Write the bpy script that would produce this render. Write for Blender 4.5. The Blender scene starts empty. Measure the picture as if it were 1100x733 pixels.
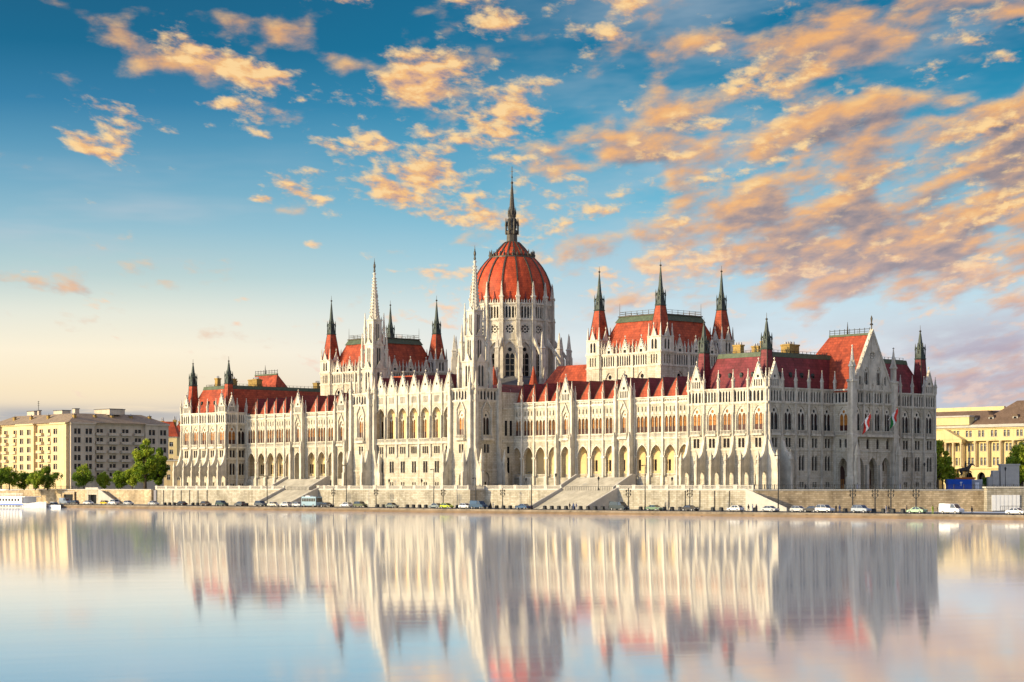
import bpy, bmesh, math, random
from mathutils import Vector, Matrix
from mathutils.geometry import tessellate_polygon
PI = math.pi
random.seed(7)
scene = bpy.context.scene
COL = scene.collection

# ------------------------------------------------------------------ frame of the place
OX, OY = -114.269, 739.8                     # west corner of the river front
DX, DY = 0.66703, -0.74503                   # along the river front
NX, NY = 0.74503, 0.66703                    # inland
ROT = math.atan2(DY, DX)
F = 2300.0
def W(u, v, z=0.0):
    return Vector((OX + u*DX + v*NX, OY + u*DY + v*NY, z))

# ------------------------------------------------------------------ materials
def mat(name, col, rough=0.8, var=0.12, scale=0.6, metal=0.0, brick=None, bump=0.0, spec=0.3,
        streak=0.0, col2=None, emis=None, rnd=None):
    m = bpy.data.materials.new(name); m.use_nodes = True
    nt = m.node_tree; nt.nodes.clear(); N = nt.nodes.new; K = nt.links.new
    out = N('ShaderNodeOutputMaterial'); b = N('ShaderNodeBsdfPrincipled'); K(b.outputs[0], out.inputs[0])
    b.inputs['Roughness'].default_value = rough; b.inputs['Metallic'].default_value = metal
    b.inputs['Specular IOR Level'].default_value = spec
    tc = N('ShaderNodeTexCoord')
    c = (*col, 1)
    no = N('ShaderNodeTexNoise'); no.inputs['Scale'].default_value = scale; no.inputs['Detail'].default_value = 6
    no.inputs['Roughness'].default_value = 0.65
    K(tc.outputs['Object'], no.inputs['Vector'])
    mp = N('ShaderNodeMapRange'); mp.inputs[1].default_value = .3; mp.inputs[2].default_value = .7
    K(no.outputs[0], mp.inputs[0])
    mx = N('ShaderNodeMix'); mx.data_type = 'RGBA'; K(mp.outputs[0], mx.inputs[0])
    d2 = col2 if col2 else tuple(x*(1-var*2) for x in col)
    mx.inputs[6].default_value = (*d2, 1); mx.inputs[7].default_value = (*(min(1, x*(1+var)) for x in col), 1)
    last = mx.outputs[2]
    if brick:
        sep = N('ShaderNodeSeparateXYZ'); K(tc.outputs['Object'], sep.inputs[0])
        ad = N('ShaderNodeMath'); K(sep.outputs[0], ad.inputs[0]); K(sep.outputs[1], ad.inputs[1])
        cb = N('ShaderNodeCombineXYZ'); K(ad.outputs[0], cb.inputs[0]); K(sep.outputs[2], cb.inputs[1])
        bt = N('ShaderNodeTexBrick'); K(cb.outputs[0], bt.inputs['Vector'])
        bt.inputs['Scale'].default_value = 1; bt.inputs['Brick Width'].default_value = brick[0]
        bt.inputs['Row Height'].default_value = brick[1]; bt.inputs['Mortar Size'].default_value = brick[2]
        k = brick[3]
        bt.inputs['Color1'].default_value = (1, 1, 1, 1); bt.inputs['Color2'].default_value = (k, k*.97, k*.9, 1)
        bt.inputs['Mortar'].default_value = (.55, .52, .48, 1)
        m2 = N('ShaderNodeMix'); m2.data_type = 'RGBA'; m2.blend_type = 'MULTIPLY'; m2.inputs[0].default_value = 1
        K(last, m2.inputs[6]); K(bt.outputs[0], m2.inputs[7]); last = m2.outputs[2]
    if streak:
        mpn = N('ShaderNodeMapping'); mpn.inputs['Scale'].default_value = (1.1, 1.1, .07)
        K(tc.outputs['Object'], mpn.inputs[0])
        n2 = N('ShaderNodeTexNoise'); n2.inputs['Scale'].default_value = 1; n2.inputs['Detail'].default_value = 5
        K(mpn.outputs[0], n2.inputs['Vector'])
        r2 = N('ShaderNodeMapRange'); r2.inputs[1].default_value = .5; r2.inputs[2].default_value = .75
        r2.inputs[4].default_value = streak
        K(n2.outputs[0], r2.inputs[0])
        m3 = N('ShaderNodeMix'); m3.data_type = 'RGBA'; m3.blend_type = 'MULTIPLY'
        K(r2.outputs[0], m3.inputs[0]); K(last, m3.inputs[6]); m3.inputs[7].default_value = (.5, .46, .42, 1)
        last = m3.outputs[2]
    if rnd:
        oi = N('ShaderNodeObjectInfo'); rr_ = N('ShaderNodeMapRange'); K(oi.outputs['Random'], rr_.inputs[0]); rr_.inputs[3].default_value = rnd[0]; rr_.inputs[4].default_value = rnd[1]
        cc_ = N('ShaderNodeCombineColor')
        for q_ in range(3): K(rr_.outputs[0], cc_.inputs[q_])
        m4 = N('ShaderNodeMix'); m4.data_type = 'RGBA'; m4.blend_type = 'MULTIPLY'; m4.inputs[0].default_value = 1
        K(last, m4.inputs[6]); K(cc_.outputs[0], m4.inputs[7]); last = m4.outputs[2]
    K(last, b.inputs['Base Color'])
    if bump:
        bp = N('ShaderNodeBump'); bp.inputs['Strength'].default_value = bump; bp.inputs['Distance'].default_value = .05
        K(no.outputs[0], bp.inputs['Height']); K(bp.outputs[0], b.inputs['Normal'])
    if emis:
        b.inputs['Emission Color'].default_value = (*col, 1); b.inputs['Emission Strength'].default_value = emis
    return m

M = {}
M['stone'] = mat('limestone', (.57, .52, .41), .85, .16, .22, brick=(1.1, .5, .03, .82), streak=.9)
M['stone2'] = mat('carved_limestone', (.61, .56, .45), .85, .17, .5, streak=.9, rnd=(.86, 1.06))
M['plaster'] = mat('ochre_plaster', (.66, .50, .26), .9, .06, .5)
M['wall'] = mat('quay_stone', (.50, .46, .37), .9, .22, .16, brick=(1.3, .5, .04, .72), streak=.7)
M['wall2'] = mat('quay_stone_tan', (.62, .49, .32), .9, .22, .18, brick=(1.2, .5, .04, .66), streak=.6)
M['stair'] = mat('stair_stone', (.34, .315, .265), .9, .15, .3, streak=.4)
M['quayedge'] = mat('worn_quay_edge', (.27, .22, .16), .85, .25, .3, brick=(3, .3, .03, .75), streak=.5)
M['quaybase'] = mat('wet_quay_stone', (.22, .15, .09), .8, .2, .3, brick=(2.5, .3, .03, .7))
M['cap'] = mat('cap_stone', (.50, .465, .40), .85, .08, .8)
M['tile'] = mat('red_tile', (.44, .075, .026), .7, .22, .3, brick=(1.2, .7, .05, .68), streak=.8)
M['tile_dark'] = mat('maroon_and_shade_tile', (.21, .032, .036), .65, .2, .4, brick=(1.2, .7, .05, .7), streak=.8)  # maroon roofs; also paints the shade on right-hand slopes of small roofs
M['dome'] = mat('dome_tile', (.53, .075, .021), .62, .2, .35, brick=(1.0, .7, .04, .74), streak=.7)
M['copper'] = mat('weathered_copper', (.05, .066, .052), .6, .25, 1.2, streak=.4)
M['coppertrim'] = mat('copper_cresting', (.075, .098, .055), .6, .2, 1.0)
M['bronze'] = mat('dark_bronze', (.07, .06, .045), .5, .2, 1.5, metal=.3)
M['iron'] = mat('black_iron', (.02, .022, .025), .5, .1, 2)
M['flat'] = mat('roof_felt', (.12, .12, .125), .9, .2, .3)
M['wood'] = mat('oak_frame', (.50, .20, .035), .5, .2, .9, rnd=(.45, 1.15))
M['redwood'] = mat('dark_red_timber', (.055, .012, .007), .5, .2, .9)
M['glass'] = mat('window_glass', (.010, .011, .014), .25, .2, 2, spec=.18)
M['chimney'] = mat('yellow_brick', (.45, .30, .09), .85, .2, .9, brick=(.5, .2, .03, .8))
M['gold'] = mat('gilt', (.6, .42, .1), .4, .1, 1, metal=.8)
M['asphalt'] = mat('asphalt', (.075, .073, .07), .9, .15, .15)
M['paving'] = mat('paving', (.26, .24, .21), .9, .12, .2, brick=(2, 2, .03, .9))
M['ground'] = mat('ground_sheet', (.20, .19, .15), .95, .15, .02, col2=(.11, .14, .06))
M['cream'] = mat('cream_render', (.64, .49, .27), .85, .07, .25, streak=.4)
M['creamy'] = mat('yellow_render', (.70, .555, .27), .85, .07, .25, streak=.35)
M['tan'] = mat('tan_and_shade_render', (.52, .44, .33), .85, .1, .25, streak=.4)
M['lightroof'] = mat('pale_roof_tile', (.36, .27, .18), .85, .12, .3, brick=(.6, .4, .03, .85))
M['brownroof'] = mat('brown_tile', (.20, .13, .085), .8, .15, .3, brick=(.6, .4, .03, .8))
M['white'] = mat('white_paint', (.78, .78, .77), .5, .04, 1)
M['hull'] = mat('hull_paint', (.55, .55, .53), .5, .1, .8, streak=.5)
M['bark'] = mat('bark', (.10, .07, .045), .9, .2, 2)
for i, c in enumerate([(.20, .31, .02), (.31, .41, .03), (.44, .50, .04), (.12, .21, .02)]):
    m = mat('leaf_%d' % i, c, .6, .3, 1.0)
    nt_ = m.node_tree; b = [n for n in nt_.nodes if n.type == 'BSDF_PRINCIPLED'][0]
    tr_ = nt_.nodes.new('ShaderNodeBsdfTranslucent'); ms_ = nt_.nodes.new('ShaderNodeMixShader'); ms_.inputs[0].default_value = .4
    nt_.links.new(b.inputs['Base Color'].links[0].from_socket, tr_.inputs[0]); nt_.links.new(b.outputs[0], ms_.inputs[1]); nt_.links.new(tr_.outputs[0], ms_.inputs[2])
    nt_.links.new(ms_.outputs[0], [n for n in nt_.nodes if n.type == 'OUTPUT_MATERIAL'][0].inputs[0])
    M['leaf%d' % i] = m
for nm, c in dict(red=(.5, .03, .02), green=(.03, .25, .06), blue=(.015, .10, .50), orange=(.55, .16, .04),
                  cloth_dark=(.03, .03, .04), cloth_blue=(.06, .09, .2), cloth_pale=(.4, .38, .42),
                  cloth_hiviz=(.30, .42, .03), skin=(.5, .3, .2), hair=(.04, .025, .015), grey=(.35, .35, .36),
                  rubber=(.02, .02, .02), darkred=(.25, .05, .03)).items():
    M[nm] = mat(nm + '_paint', c, .7, .08, 1)
def paint(name, c):
    m = mat('car_paint_' + name, c, .3, .04, .5, metal=.2, spec=.6); return m
M['carglass'] = mat('car_glass', (.02, .025, .03), .08, .1, 1, spec=.8)
M['lamp'] = mat('lamp_glass', (.75, .74, .68), .3, .05, 1)

# ------------------------------------------------------------------ mesh builder
class MB:
    def __init__(s): s.v = []; s.f = []; s.m = []; s.mats = []; s.smooth = []
    def mi(s, k):
        if k not in s.mats: s.mats.append(k)
        return s.mats.index(k)
    def poly(s, pts, k, sm=False):
        b = len(s.v); s.v += [tuple(p) for p in pts]; s.f.append(tuple(range(b, b+len(pts)))); s.m.append(s.mi(k)); s.smooth.append(sm)
    def box(s, x0, x1, y0, y1, z0, z1, k):
        b = len(s.v)
        s.v += [(x, y, z) for z in (z0, z1) for y in (y0, y1) for x in (x0, x1)]
        for q in ((0,2,3,1),(4,5,7,6),(0,1,5,4),(2,6,7,3),(0,4,6,2),(1,3,7,5)):
            s.f.append(tuple(b+i for i in q)); s.m.append(s.mi(k)); s.smooth.append(False)
    def loft(s, rings, k, cap=True, sm=False):
        b = len(s.v); n = len(rings[0])
        for r in rings: s.v += [tuple(p) for p in r]
        for i in range(len(rings)-1):
            for j in range(n):
                j2 = (j+1) % n
                s.f.append((b+i*n+j, b+i*n+j2, b+(i+1)*n+j2, b+(i+1)*n+j)); s.m.append(s.mi(k)); s.smooth.append(sm)
        if cap:
            s.f.append(tuple(b+j for j in reversed(range(n)))); s.m.append(s.mi(k)); s.smooth.append(False)
            t = b+(len(rings)-1)*n
            s.f.append(tuple(t+j for j in range(n))); s.m.append(s.mi(k)); s.smooth.append(False)
    def prof(s, cx, cy, n, prof, k, rot=0.0, sm=False, sx=1, sy=1):
        """n-gon turned profile: list of (radius, z)"""
        s.loft([[(cx+sx*max(r, .004)*math.cos(rot+2*PI*i/n), cy+sy*max(r, .004)*math.sin(rot+2*PI*i/n), z) for i in range(n)] for r, z in prof], k, True, sm)
    def sq(s, cx, cy, prof, k):
        """square tower profile: list of (half side, z)"""
        s.prof(cx, cy, 4, [(h*math.sqrt(2), z) for h, z in prof], k, PI/4)
    def tube(s, p, q, r, k, n=6, r2=None):
        p = Vector(p); q = Vector(q); d = (q-p)
        if d.length < 1e-6: return
        d.normalize(); a = d.orthogonal().normalized(); b = d.cross(a)
        r2 = r if r2 is None else r2
        s.loft([[p+(a*math.cos(t)+b*math.sin(t))*r for t in [2*PI*i/n for i in range(n)]],
                [q+(a*math.cos(t)+b*math.sin(t))*r2 for t in [2*PI*i/n for i in range(n)]]], k, True, n > 6)
    def extr(s, pts, vec, k):
        """closed polygon pts extruded along vec"""
        vec = Vector(vec); A = [Vector(p) for p in pts]; B = [p+vec for p in A]
        b = len(s.v); n = len(A); s.v += [tuple(p) for p in A+B]
        tri = tessellate_polygon([A])
        for t in tri:
            s.f.append(tuple(b+i for i in t)); s.m.append(s.mi(k)); s.smooth.append(False)
            s.f.append(tuple(b+n+i for i in reversed(t))); s.m.append(s.mi(k)); s.smooth.append(False)
        for j in range(n):
            j2 = (j+1) % n
            s.f.append((b+j, b+j2, b+n+j2, b+n+j)); s.m.append(s.mi(k)); s.smooth.append(False)
    def panel(s, fr, s0, s1, z0, z1, holes, rev, k, k2=None, dep=0.0):
        """flat wall piece in frame fr with holes (list of polygons) and reveals rev deep"""
        s.plate(fr, [(s0, z0), (s1, z0), (s1, z1), (s0, z1)], holes, rev, k, k2, dep)
    def plate(s, fr, outer, holes, rev, k, k2=None, dep=0.0):
        k2 = k2 or k
        loops = [[Vector((a, b, 0)) for a, b in outer]] + [[Vector((a, b, 0)) for a, b in h] for h in holes]
        tri = tessellate_polygon(loops)
        flat = [(p.x, p.y) for l in loops for p in l]
        b = len(s.v); s.v += [fr(a, dep, z) for a, z in flat]
        for t in tri: s.f.append(tuple(b+i for i in t)); s.m.append(s.mi(k)); s.smooth.append(False)
        for h in holes:
            n = len(h)
            for j in range(n):
                (a0, c0), (a1, c1) = h[j], h[(j+1) % n]
                s.poly([fr(a0, dep, c0), fr(a1, dep, c1), fr(a1, dep+rev, c1), fr(a0, dep+rev, c0)], k2)
    def fbox(s, fr, s0, s1, d0, d1, z0, z1, k):
        """box in a wall frame: d0<0 stands proud of the wall"""
        P = [fr(a, d, z) for z in (z0, z1) for d in (d0, d1) for a in (s0, s1)]
        b = len(s.v); s.v += P
        for q in ((0,2,3,1),(4,5,7,6),(0,1,5,4),(2,6,7,3),(0,4,6,2),(1,3,7,5)):
            s.f.append(tuple(b+i for i in q)); s.m.append(s.mi(k)); s.smooth.append(False)
    def mesh(s, name):
        me = bpy.data.meshes.new(name); me.from_pydata(s.v, [], s.f)
        for k in s.mats: me.materials.append(M[k])
        me.polygons.foreach_set('material_index', s.m); me.polygons.foreach_set('use_smooth', s.smooth)
        bm = bmesh.new(); bm.from_mesh(me)
        bmesh.ops.remove_doubles(bm, verts=bm.verts, dist=1e-4)
        bmesh.ops.recalc_face_normals(bm, faces=bm.faces)
        bm.to_mesh(me); bm.free(); me.update()
        return me
    def build(s, name, parent=None, loc=(0, 0, 0), rz=0.0):
        return link(name, s.mesh(name), parent, loc, rz)

def link(name, me, parent=None, loc=(0, 0, 0), rz=0.0):
    o = bpy.data.objects.new(name, me); COL.objects.link(o); o.location = loc; o.rotation_euler = (0, 0, rz)
    if parent: o.parent = parent
    return o
def tag(o, label, cat, group=None):
    o['label'] = label; o['category'] = cat
    if group: o['group'] = group
    return o
def structure(o): o['kind'] = 'structure'; return o
def thing(name, label, cat, loc=(0, 0, 0), rz=0.0, group=None):
    o = link(name, None, None, loc, rz); o.empty_display_size = .5; return tag(o, label, cat, group)
def copy_tree(o, parent=None):
    c = o.copy(); COL.objects.link(c); c.parent = parent
    for ch in list(o.children): copy_tree(ch, c)
    return c

class Fr:
    """wall frame: origin (x,y), direction of s = rot, inward = rot+90deg"""
    def __init__(s, ox, oy, rot): s.o = (ox, oy); s.r = rot; s.t = (math.cos(rot), math.sin(rot)); s.i = (-math.sin(rot), math.cos(rot))
    def __call__(s, a, d, z): return (s.o[0]+a*s.t[0]+d*s.i[0], s.o[1]+a*s.t[1]+d*s.i[1], z)

# ------------------------------------------------------------------ opening outlines
def rect(c, w, z0, z1): return [(c-w/2, z0), (c+w/2, z0), (c+w/2, z1), (c-w/2, z1)]
def arch(c, w, z0, z1, n=5, k=1.0):
    """pointed arch; k = radius / width"""
    R = w*k; x0 = R-w/2; th = math.acos(x0/R); h = R*math.sin(th); sp = z1-h
    P = [(c-w/2, z0), (c+w/2, z0)]
    for i in range(n+1):
        t = th*i/n; P.append((c-x0+R*math.cos(t), sp+R*math.sin(t)))
    for i in range(n-1, -1, -1):
        t = th*i/n; P.append((c+x0-R*math.cos(t), sp+R*math.sin(t)))
    return P
def circ(c, z, r, n=12): return [(c+r*math.cos(2*PI*i/n), z+r*math.sin(2*PI*i/n)) for i in range(n)]

ID = Fr(0, 0, 0)
_win = {}
def window(kind, **kw):
    """shared meshes, origin at the opening's bottom centre, on the wall face; y = inward"""
    key = (kind,) + tuple(sorted(kw.items()))
    if key in _win: return _win[key]
    mb = MB(); w = kw.get('w', 3); h = kw.get('h', 6); d = kw.get('d', .45); lit = kw.get('lit', True)
    a = kw.get('k', 1.0)
    if kind == 'big':            # pair of lancets under a roundel in an arched field
        o = arch(0, w-.02, .01, h-.01, k=a); lw = w*.405; lh = h*.72
        holes = [arch(-w*.235, lw, .08, lh, 3), arch(w*.235, lw, .08, lh, 3), circ(0, h*.80, w*.15, 10)]
        mb.plate(ID, o, holes, .18, 'stone2', dep=d*.5)
        for s in (-1, 1):
            zc = h*.24
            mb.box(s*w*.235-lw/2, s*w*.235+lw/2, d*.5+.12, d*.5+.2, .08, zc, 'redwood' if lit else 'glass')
            mb.box(s*w*.235-lw/2, s*w*.235+lw/2, d*.5+.2, d*.5+.24, zc, lh, 'wood' if lit else 'glass')  # orange oak on sunlit faces, dark glass on shaded: light put into material
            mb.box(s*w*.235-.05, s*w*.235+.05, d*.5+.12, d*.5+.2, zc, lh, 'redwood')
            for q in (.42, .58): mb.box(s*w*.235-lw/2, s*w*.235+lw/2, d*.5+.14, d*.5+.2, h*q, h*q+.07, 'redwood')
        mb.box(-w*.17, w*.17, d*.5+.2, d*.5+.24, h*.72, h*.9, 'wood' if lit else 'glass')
    elif kind == 'pair':         # two narrow lights
        lw = kw.get('lw', w*.36)
        for s in (-1, 1):
            c = s*w*.25
            mb.box(c-lw/2, c+lw/2, d-.04, d, 0, h, 'glass')
            mb.box(c-.03, c+.03, d-.12, d-.05, 0, h, 'redwood')
            mb.box(c-lw/2, c+lw/2, d-.12, d-.05, h*.6, h*.6+.07, 'redwood')
            mb.box(c-lw/2-.1, c+lw/2+.1, -.12, .1, -.15, -.01, 'stone2')
    elif kind == 'triple':       # loggia lancets: timber screens behind
        sp = kw.get('sp', 1.4); lw = kw.get('lw', .95); n = kw.get('n', 3)
        for i in range(n):
            c = (i-(n-1)/2)*sp
            mb.box(c-lw/2-.08, c+lw/2+.08, d, d+.06, h*.33, h, 'wood')
            mb.box(c-lw/2-.08, c+lw/2+.08, d-.15, d-.07, 0, h*.33, 'redwood')
            mb.box(c-.05, c+.05, d-.1, d-.02, h*.33, h, 'redwood')
            mb.box(c-lw/2, c+lw/2, d-.1, d-.03, h*.66, h*.66+.08, 'redwood')
    elif kind == 'arched':       # single arched light
        mb.plate(ID, arch(0, w-.01, .01, h-.01, k=a), [], 0, kw.get('mat', 'glass'), dep=d)
        mb.box(-.06, .06, d-.14, d-.04, 0, h*.9, 'stone2' if not lit else 'redwood')
        mb.box(-w/2, w/2, d-.12, d-.04, h*.55, h*.55+.1, 'stone2' if not lit else 'redwood')
    elif kind == 'niche':        # pale niche with small doorway at its foot
        mb.plate(ID, arch(0, w-.01, .01, h-.01, k=a), [rect(0, w*.34, .03, h*.38)], .2, 'stone2', dep=d)
        mb.box(-w*.2, w*.2, d+.2, d+.25, 0, h*.42, 'glass')
    elif kind == 'tracery':      # tall drum window
        o = arch(0, w-.02, .01, h-.01)
        lw = w*.38; lh = h*.74
        mb.plate(ID, o, [arch(-w*.22, lw, .3, lh, 3), arch(w*.22, lw, .3, lh, 3), circ(0, h*.82, w*.2, 10)], .25, 'stone2', dep=d)
        mb.plate(ID, o, [], 0, 'glass', dep=d+.4)
        for q in (.15, .3, .45, .6): mb.box(-w*.42, w*.42, d+.1, d+.22, h*q, h*q+.14, 'stone2')
    elif kind == 'rose':
        r = w/2
        mb.plate(ID, circ(0, 0, r-.01, 16), [circ(0, 0, r*.24, 8)] + [circ(r*.64*math.cos(t), r*.64*math.sin(t), r*.23, 6) for t in [2*PI*i/8 for i in range(8)]], .15, 'stone2', dep=d*.4)
        mb.plate(ID, circ(0, 0, r-.01, 16), [], 0, 'glass', dep=d)
    elif kind == 'flat':         # ordinary casement
        mb.box(-w/2, w/2, d-.03, d, 0, h, 'glass')
        for x in (-w/2, -.04, w/2-.08) if w < 2.5 else (-w/2, -.3, .22, w/2-.08): mb.box(x, x+.08, d-.12, d-.04, 0, h, 'white' if w < 2.5 else 'brownroof')
        if w > 2.5: mb.box(-.25, .25, d-.1, d-.02, 0, h, 'tan')
        mb.box(-w/2, w/2, d-.12, d-.04, h*.68, h*.68+.08, 'white' if w < 2.5 else 'brownroof')
        mb.box(-w/2-.12, w/2+.12, -.14, .1, -.16, -.01, 'cap')
    elif kind == 'door':
        mb.plate(ID, arch(0, w-.01, .01, h-.01, k=a), [], 0, 'redwood', dep=d)
        mb.box(-w*.3, w*.3, d-.1, d-.03, 0, h*.45, 'wood')
        mb.box(-.04, .04, d-.16, d-.1, 0, h*.45, 'redwood')
    me = mb.mesh(kind + '_window'); _win[key] = me; return me
def put(kind, parent, fr, s, z, dep=0.0, name='window', **kw):
    return link(name, window(kind, **kw), parent, fr(s, dep, z), fr.r)

# ------------------------------------------------------------------ shared ornaments
def pinnacle_mesh(h=5.0, w=.75, name='pinnacle'):
    mb = MB()
    mb.sq(0, 0, [(w*.5, 0), (w*.5, h*.36), (w*.68, h*.38), (w*.68, h*.42), (w*.42, h*.43)], 'stone2')
    for a in range(4):
        c, s = math.cos(a*PI/2), math.sin(a*PI/2)
        mb.extr([(c*w*.5-s*w*.5, s*w*.5+c*w*.5, h*.42), (c*w*.5+s*w*.5, s*w*.5-c*w*.5, h*.42), (c*w*.5, s*w*.5, h*.56)], (c*.12, s*.12, 0), 'stone2')
    mb.sq(0, 0, [(w*.42, h*.43), (w*.24, h*.70), (w*.07, h*.95)], 'stone2')
    for q in (.55, .68, .8):
        r = w*(.42-(q-.43)*.72)+.07
        mb.sq(0, 0, [(r-.06, h*q-.06), (r, h*q), (r-.06, h*q+.06)], 'stone2')
    mb.sq(0, 0, [(.03, h*.94), (w*.2, h*.965), (.03, h)], 'stone2')
    return mb.mesh(name)
PIN = pinnacle_mesh(4.8, .58); PINW = pinnacle_mesh(3.9, .46); PINL = pinnacle_mesh(9.0, 1.1); PINS = pinnacle_mesh(3.2, .5)

def balustrade(mb, fr, s0, s1, z, h=1.0, dep=0.0, k='stone2', step=.45, thick=.22):
    mb.fbox(fr, s0, s1, dep-thick/2, dep+thick/2, z, z+h*.14, k)
    mb.fbox(fr, s0, s1, dep-thick/2-.03, dep+thick/2+.03, z+h*.86, z+h, k)
    n = max(1, int((s1-s0)/step)); q = (s1-s0)/n
    for i in range(n):
        c = s0+(i+.5)*q
        mb.fbox(fr, c-q*.2, c+q*.2, dep-thick*.3, dep+thick*.3, z+h*.14, z+h*.86, k)

def attic(mb, fr, s0, s1, z0, z1, n, dep=0.0, lw=None):
    lw = (s1-s0)/n*.62 if lw else None
    """blind arcade with dark backs"""
    q = (s1-s0)/n; lw = lw or q*.5
    mb.panel(fr, s0, s1, z0, z1, [arch(s0+(i+.5)*q, lw, z0+.35, z1-.35, 2) for i in range(n)], .3, 'stone2', dep=dep)
    mb.fbox(fr, s0+.02, s1-.02, dep+.32, dep+.42, z0+.2, z1-.2, 'glass')  # near-black sheet paints the shade inside the blind arches

def string(mb, fr, s0, s1, z, h=.35, p=.3, k='stone2', dep=0.0):
    mb.fbox(fr, s0, s1, dep-p, dep+.05, z, z+h, k)
    mb.fbox(fr, s0, s1, dep-p*.5, dep+.05, z-h*.6, z-.003, k)

def gable_mesh(w, h, t=.5, name='gable', slits=3):
    """steep stone gable, base centre at origin, face at y=0"""
    mb = MB()
    holes = [circ(0, h*.46, w*.085, 8)]
    if slits:
        q = w*.62/slits
        holes += [rect((i-(slits-1)/2)*q, q*.58, h*.05, h*(.33 if slits > 2 else .28)) for i in range(slits)]
    mb.plate(ID, [(-w/2, 0), (w/2, 0), (0, h)], holes, t*.6, 'stone2')
    mb.plate(ID, [(-w/2, 0), (w/2, 0), (0, h)], [], 0, 'stone2', dep=t)
    mb.plate(ID, [(-w*.42, .05), (w*.42, .05), (0, h*.86)], [], 0, 'glass', dep=t*.62)
    for s in (-1, 1):
        mb.extr([(s*w/2, -.14, -.05), (s*(w/2+.22), -.14, -.05), (0, -.14, h+.5), (0, -.14, h-.02)], (0, t+.2, 0), 'stone2')
        for q in (.15, .3, .45, .6, .75, .9):
            x = s*(w/2*(1-q)+.2); z = h*q+.25
            mb.box(x-.13, x+.13, t*.2, t*.6, z-.1, z+.22, 'stone2')
    mb.sq(0, t/2, [(.06, h+.3), (.05, h+1.0), (.2, h+1.15), (.03, h+1.5)], 'stone2')
    return mb.mesh(name)

def corner_spire(name, s0, hz, s1, hl, ht, tilek):
    """square tiled pyramid, copper lantern with pinnacles, copper needle; origin at base"""
    mb = MB()
    mb.sq(0, 0, [(s0/2+.15, 0), (s0/2+.15, .25), (s0/2, .3), (s1/2, hz)], tilek)
    for i in range(4):
        a = PI/4+i*PI/2
        mb.tube(((s0/2)*1.414*math.cos(a), (s0/2)*1.414*math.sin(a), .3), ((s1/2)*1.414*math.cos(a), (s1/2)*1.414*math.sin(a), hz), .09, 'copper')
    mb.sq(0, 0, [(s1/2+.08, hz), (s1/2+.2, hz+.25), (s1/2-.12, hz+.5), (s1/2-.3, hl-.6), (s1/2-.05, hl-.35), (s1/2-.3, hl)], 'copper')
    for i in range(4):
        a = PI/4+i*PI/2; x = (s1/2)*1.32*math.cos(a); y = (s1/2)*1.32*math.sin(a)
        mb.sq(x, y, [(.11, hz+.1), (.11, hl-1.0), (.18, hl-.9), (.02, hl+.9)], 'copper')
        a = i*PI/2; c, s = math.cos(a), math.sin(a); r = s1/2-.2
        mb.extr([(c*r-s*.4, s*r+c*.4, hl-.7), (c*r+s*.4, s*r-c*.4, hl-.7), (c*r, s*r, hl+1.1)], (c*.14, s*.14, 0), 'copper')
        mb.box(min(c*r-abs(s)*.22, c*(r-.2)-abs(s)*.22), max(c*r+abs(s)*.22, c*(r+.06)+abs(s)*.22),
               min(s*r-abs(c)*.22, s*(r-.2)-abs(c)*.22), max(s*r+abs(c)*.22, s*(r+.06)+abs(c)*.22), hz+.8, hl-1.1, 'glass')
    mb.sq(0, 0, [(s1/2-.32, hl-.1), (s1*.21, hl+(ht-hl)*.2), (s1*.115, hl+(ht-hl)*.55), (.05, ht-1.4)], 'copper')
    mb.sq(0, 0, [(.05, ht-2.0), (.26, ht-1.6), (.05, ht-1.3), (.03, ht)], 'bronze')
    return mb.mesh(name)

# ================================================================== THE PALACE
PAR = thing('parliament_building', 'vast white gothic revival riverside palace with red dome, spires and red tiled roofs', 'parliament building', W(0, 0, 0), ROT)
G0 = 5.5                                    # terrace level
LW = dict(w=1.0)

def bay(mb, par, fr, c, w, front=True, lit=True):
    """one bay of an end pavilion, centred on s=c"""
    a, b = c-w/2, c+w/2
    if front:
        mb.panel(fr, a, b, G0, 11.3, [arch(c, 2.3, 6.6, 10.6)], .5, 'stone'); put('niche', par, fr, c, 6.6, w=2.3, h=4.0, d=.5)
        mb.panel(fr, a, b, 11.3, 15.9, [arch(c, 1.6, 12.0, 14.9)], .4, 'stone'); put('arched', par, fr, c, 12.0, w=1.6, h=2.9, d=.4)
    else:
        mb.panel(fr, a, b, G0, 9.0, [rect(c-.45, .62, 6.3, 7.7), rect(c+.45, .62, 6.3, 7.7)], .4, 'stone'); put('pair', par, fr, c, 6.3, w=1.8, h=1.4, d=.4, lw=.62)
        mb.panel(fr, a, b, 9.0, 15.9, [arch(c-.6, .98, 10.6, 14.6, 3), arch(c+.6, .98, 10.6, 14.6, 3)], .45, 'stone'); put('pair', par, fr, c, 10.6, w=2.4, h=4.0, d=.45, lw=.98)
        string(mb, fr, a, b, 9.0, .25, .2)
    mb.panel(fr, a, b, 15.9, 20.0, [rect(c-.6, .92, 16.5, 18.9), rect(c+.6, .92, 16.5, 18.9)], .4, 'stone'); put('pair', par, fr, c, 16.5, w=2.4, h=2.4, d=.4, lw=.92)
    mb.panel(fr, a, b, 20.0, 27.9, [arch(c, 3.1, 20.9, 27.2)], .5, 'stone'); put('big', par, fr, c, 20.9, w=3.1, h=6.3, d=.5, lit=lit)
    # hood mould over the arch and small balcony
    for q in (-1, 1): mb.fbox(fr, c+q*1.75-.08, c+q*1.75+.08, -.2, .02, 20.0, 25.0, 'stone2')
    balustrade(mb, fr, c-1.7, c+1.7, 19.95, 1.0, -.55)
    mb.fbox(fr, c-1.8, c+1.8, -.72, .02, 19.55, 19.93, 'stone2')
    attic(mb, fr, a, b, 27.9, 31.4, 5, lw=.48)

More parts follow.
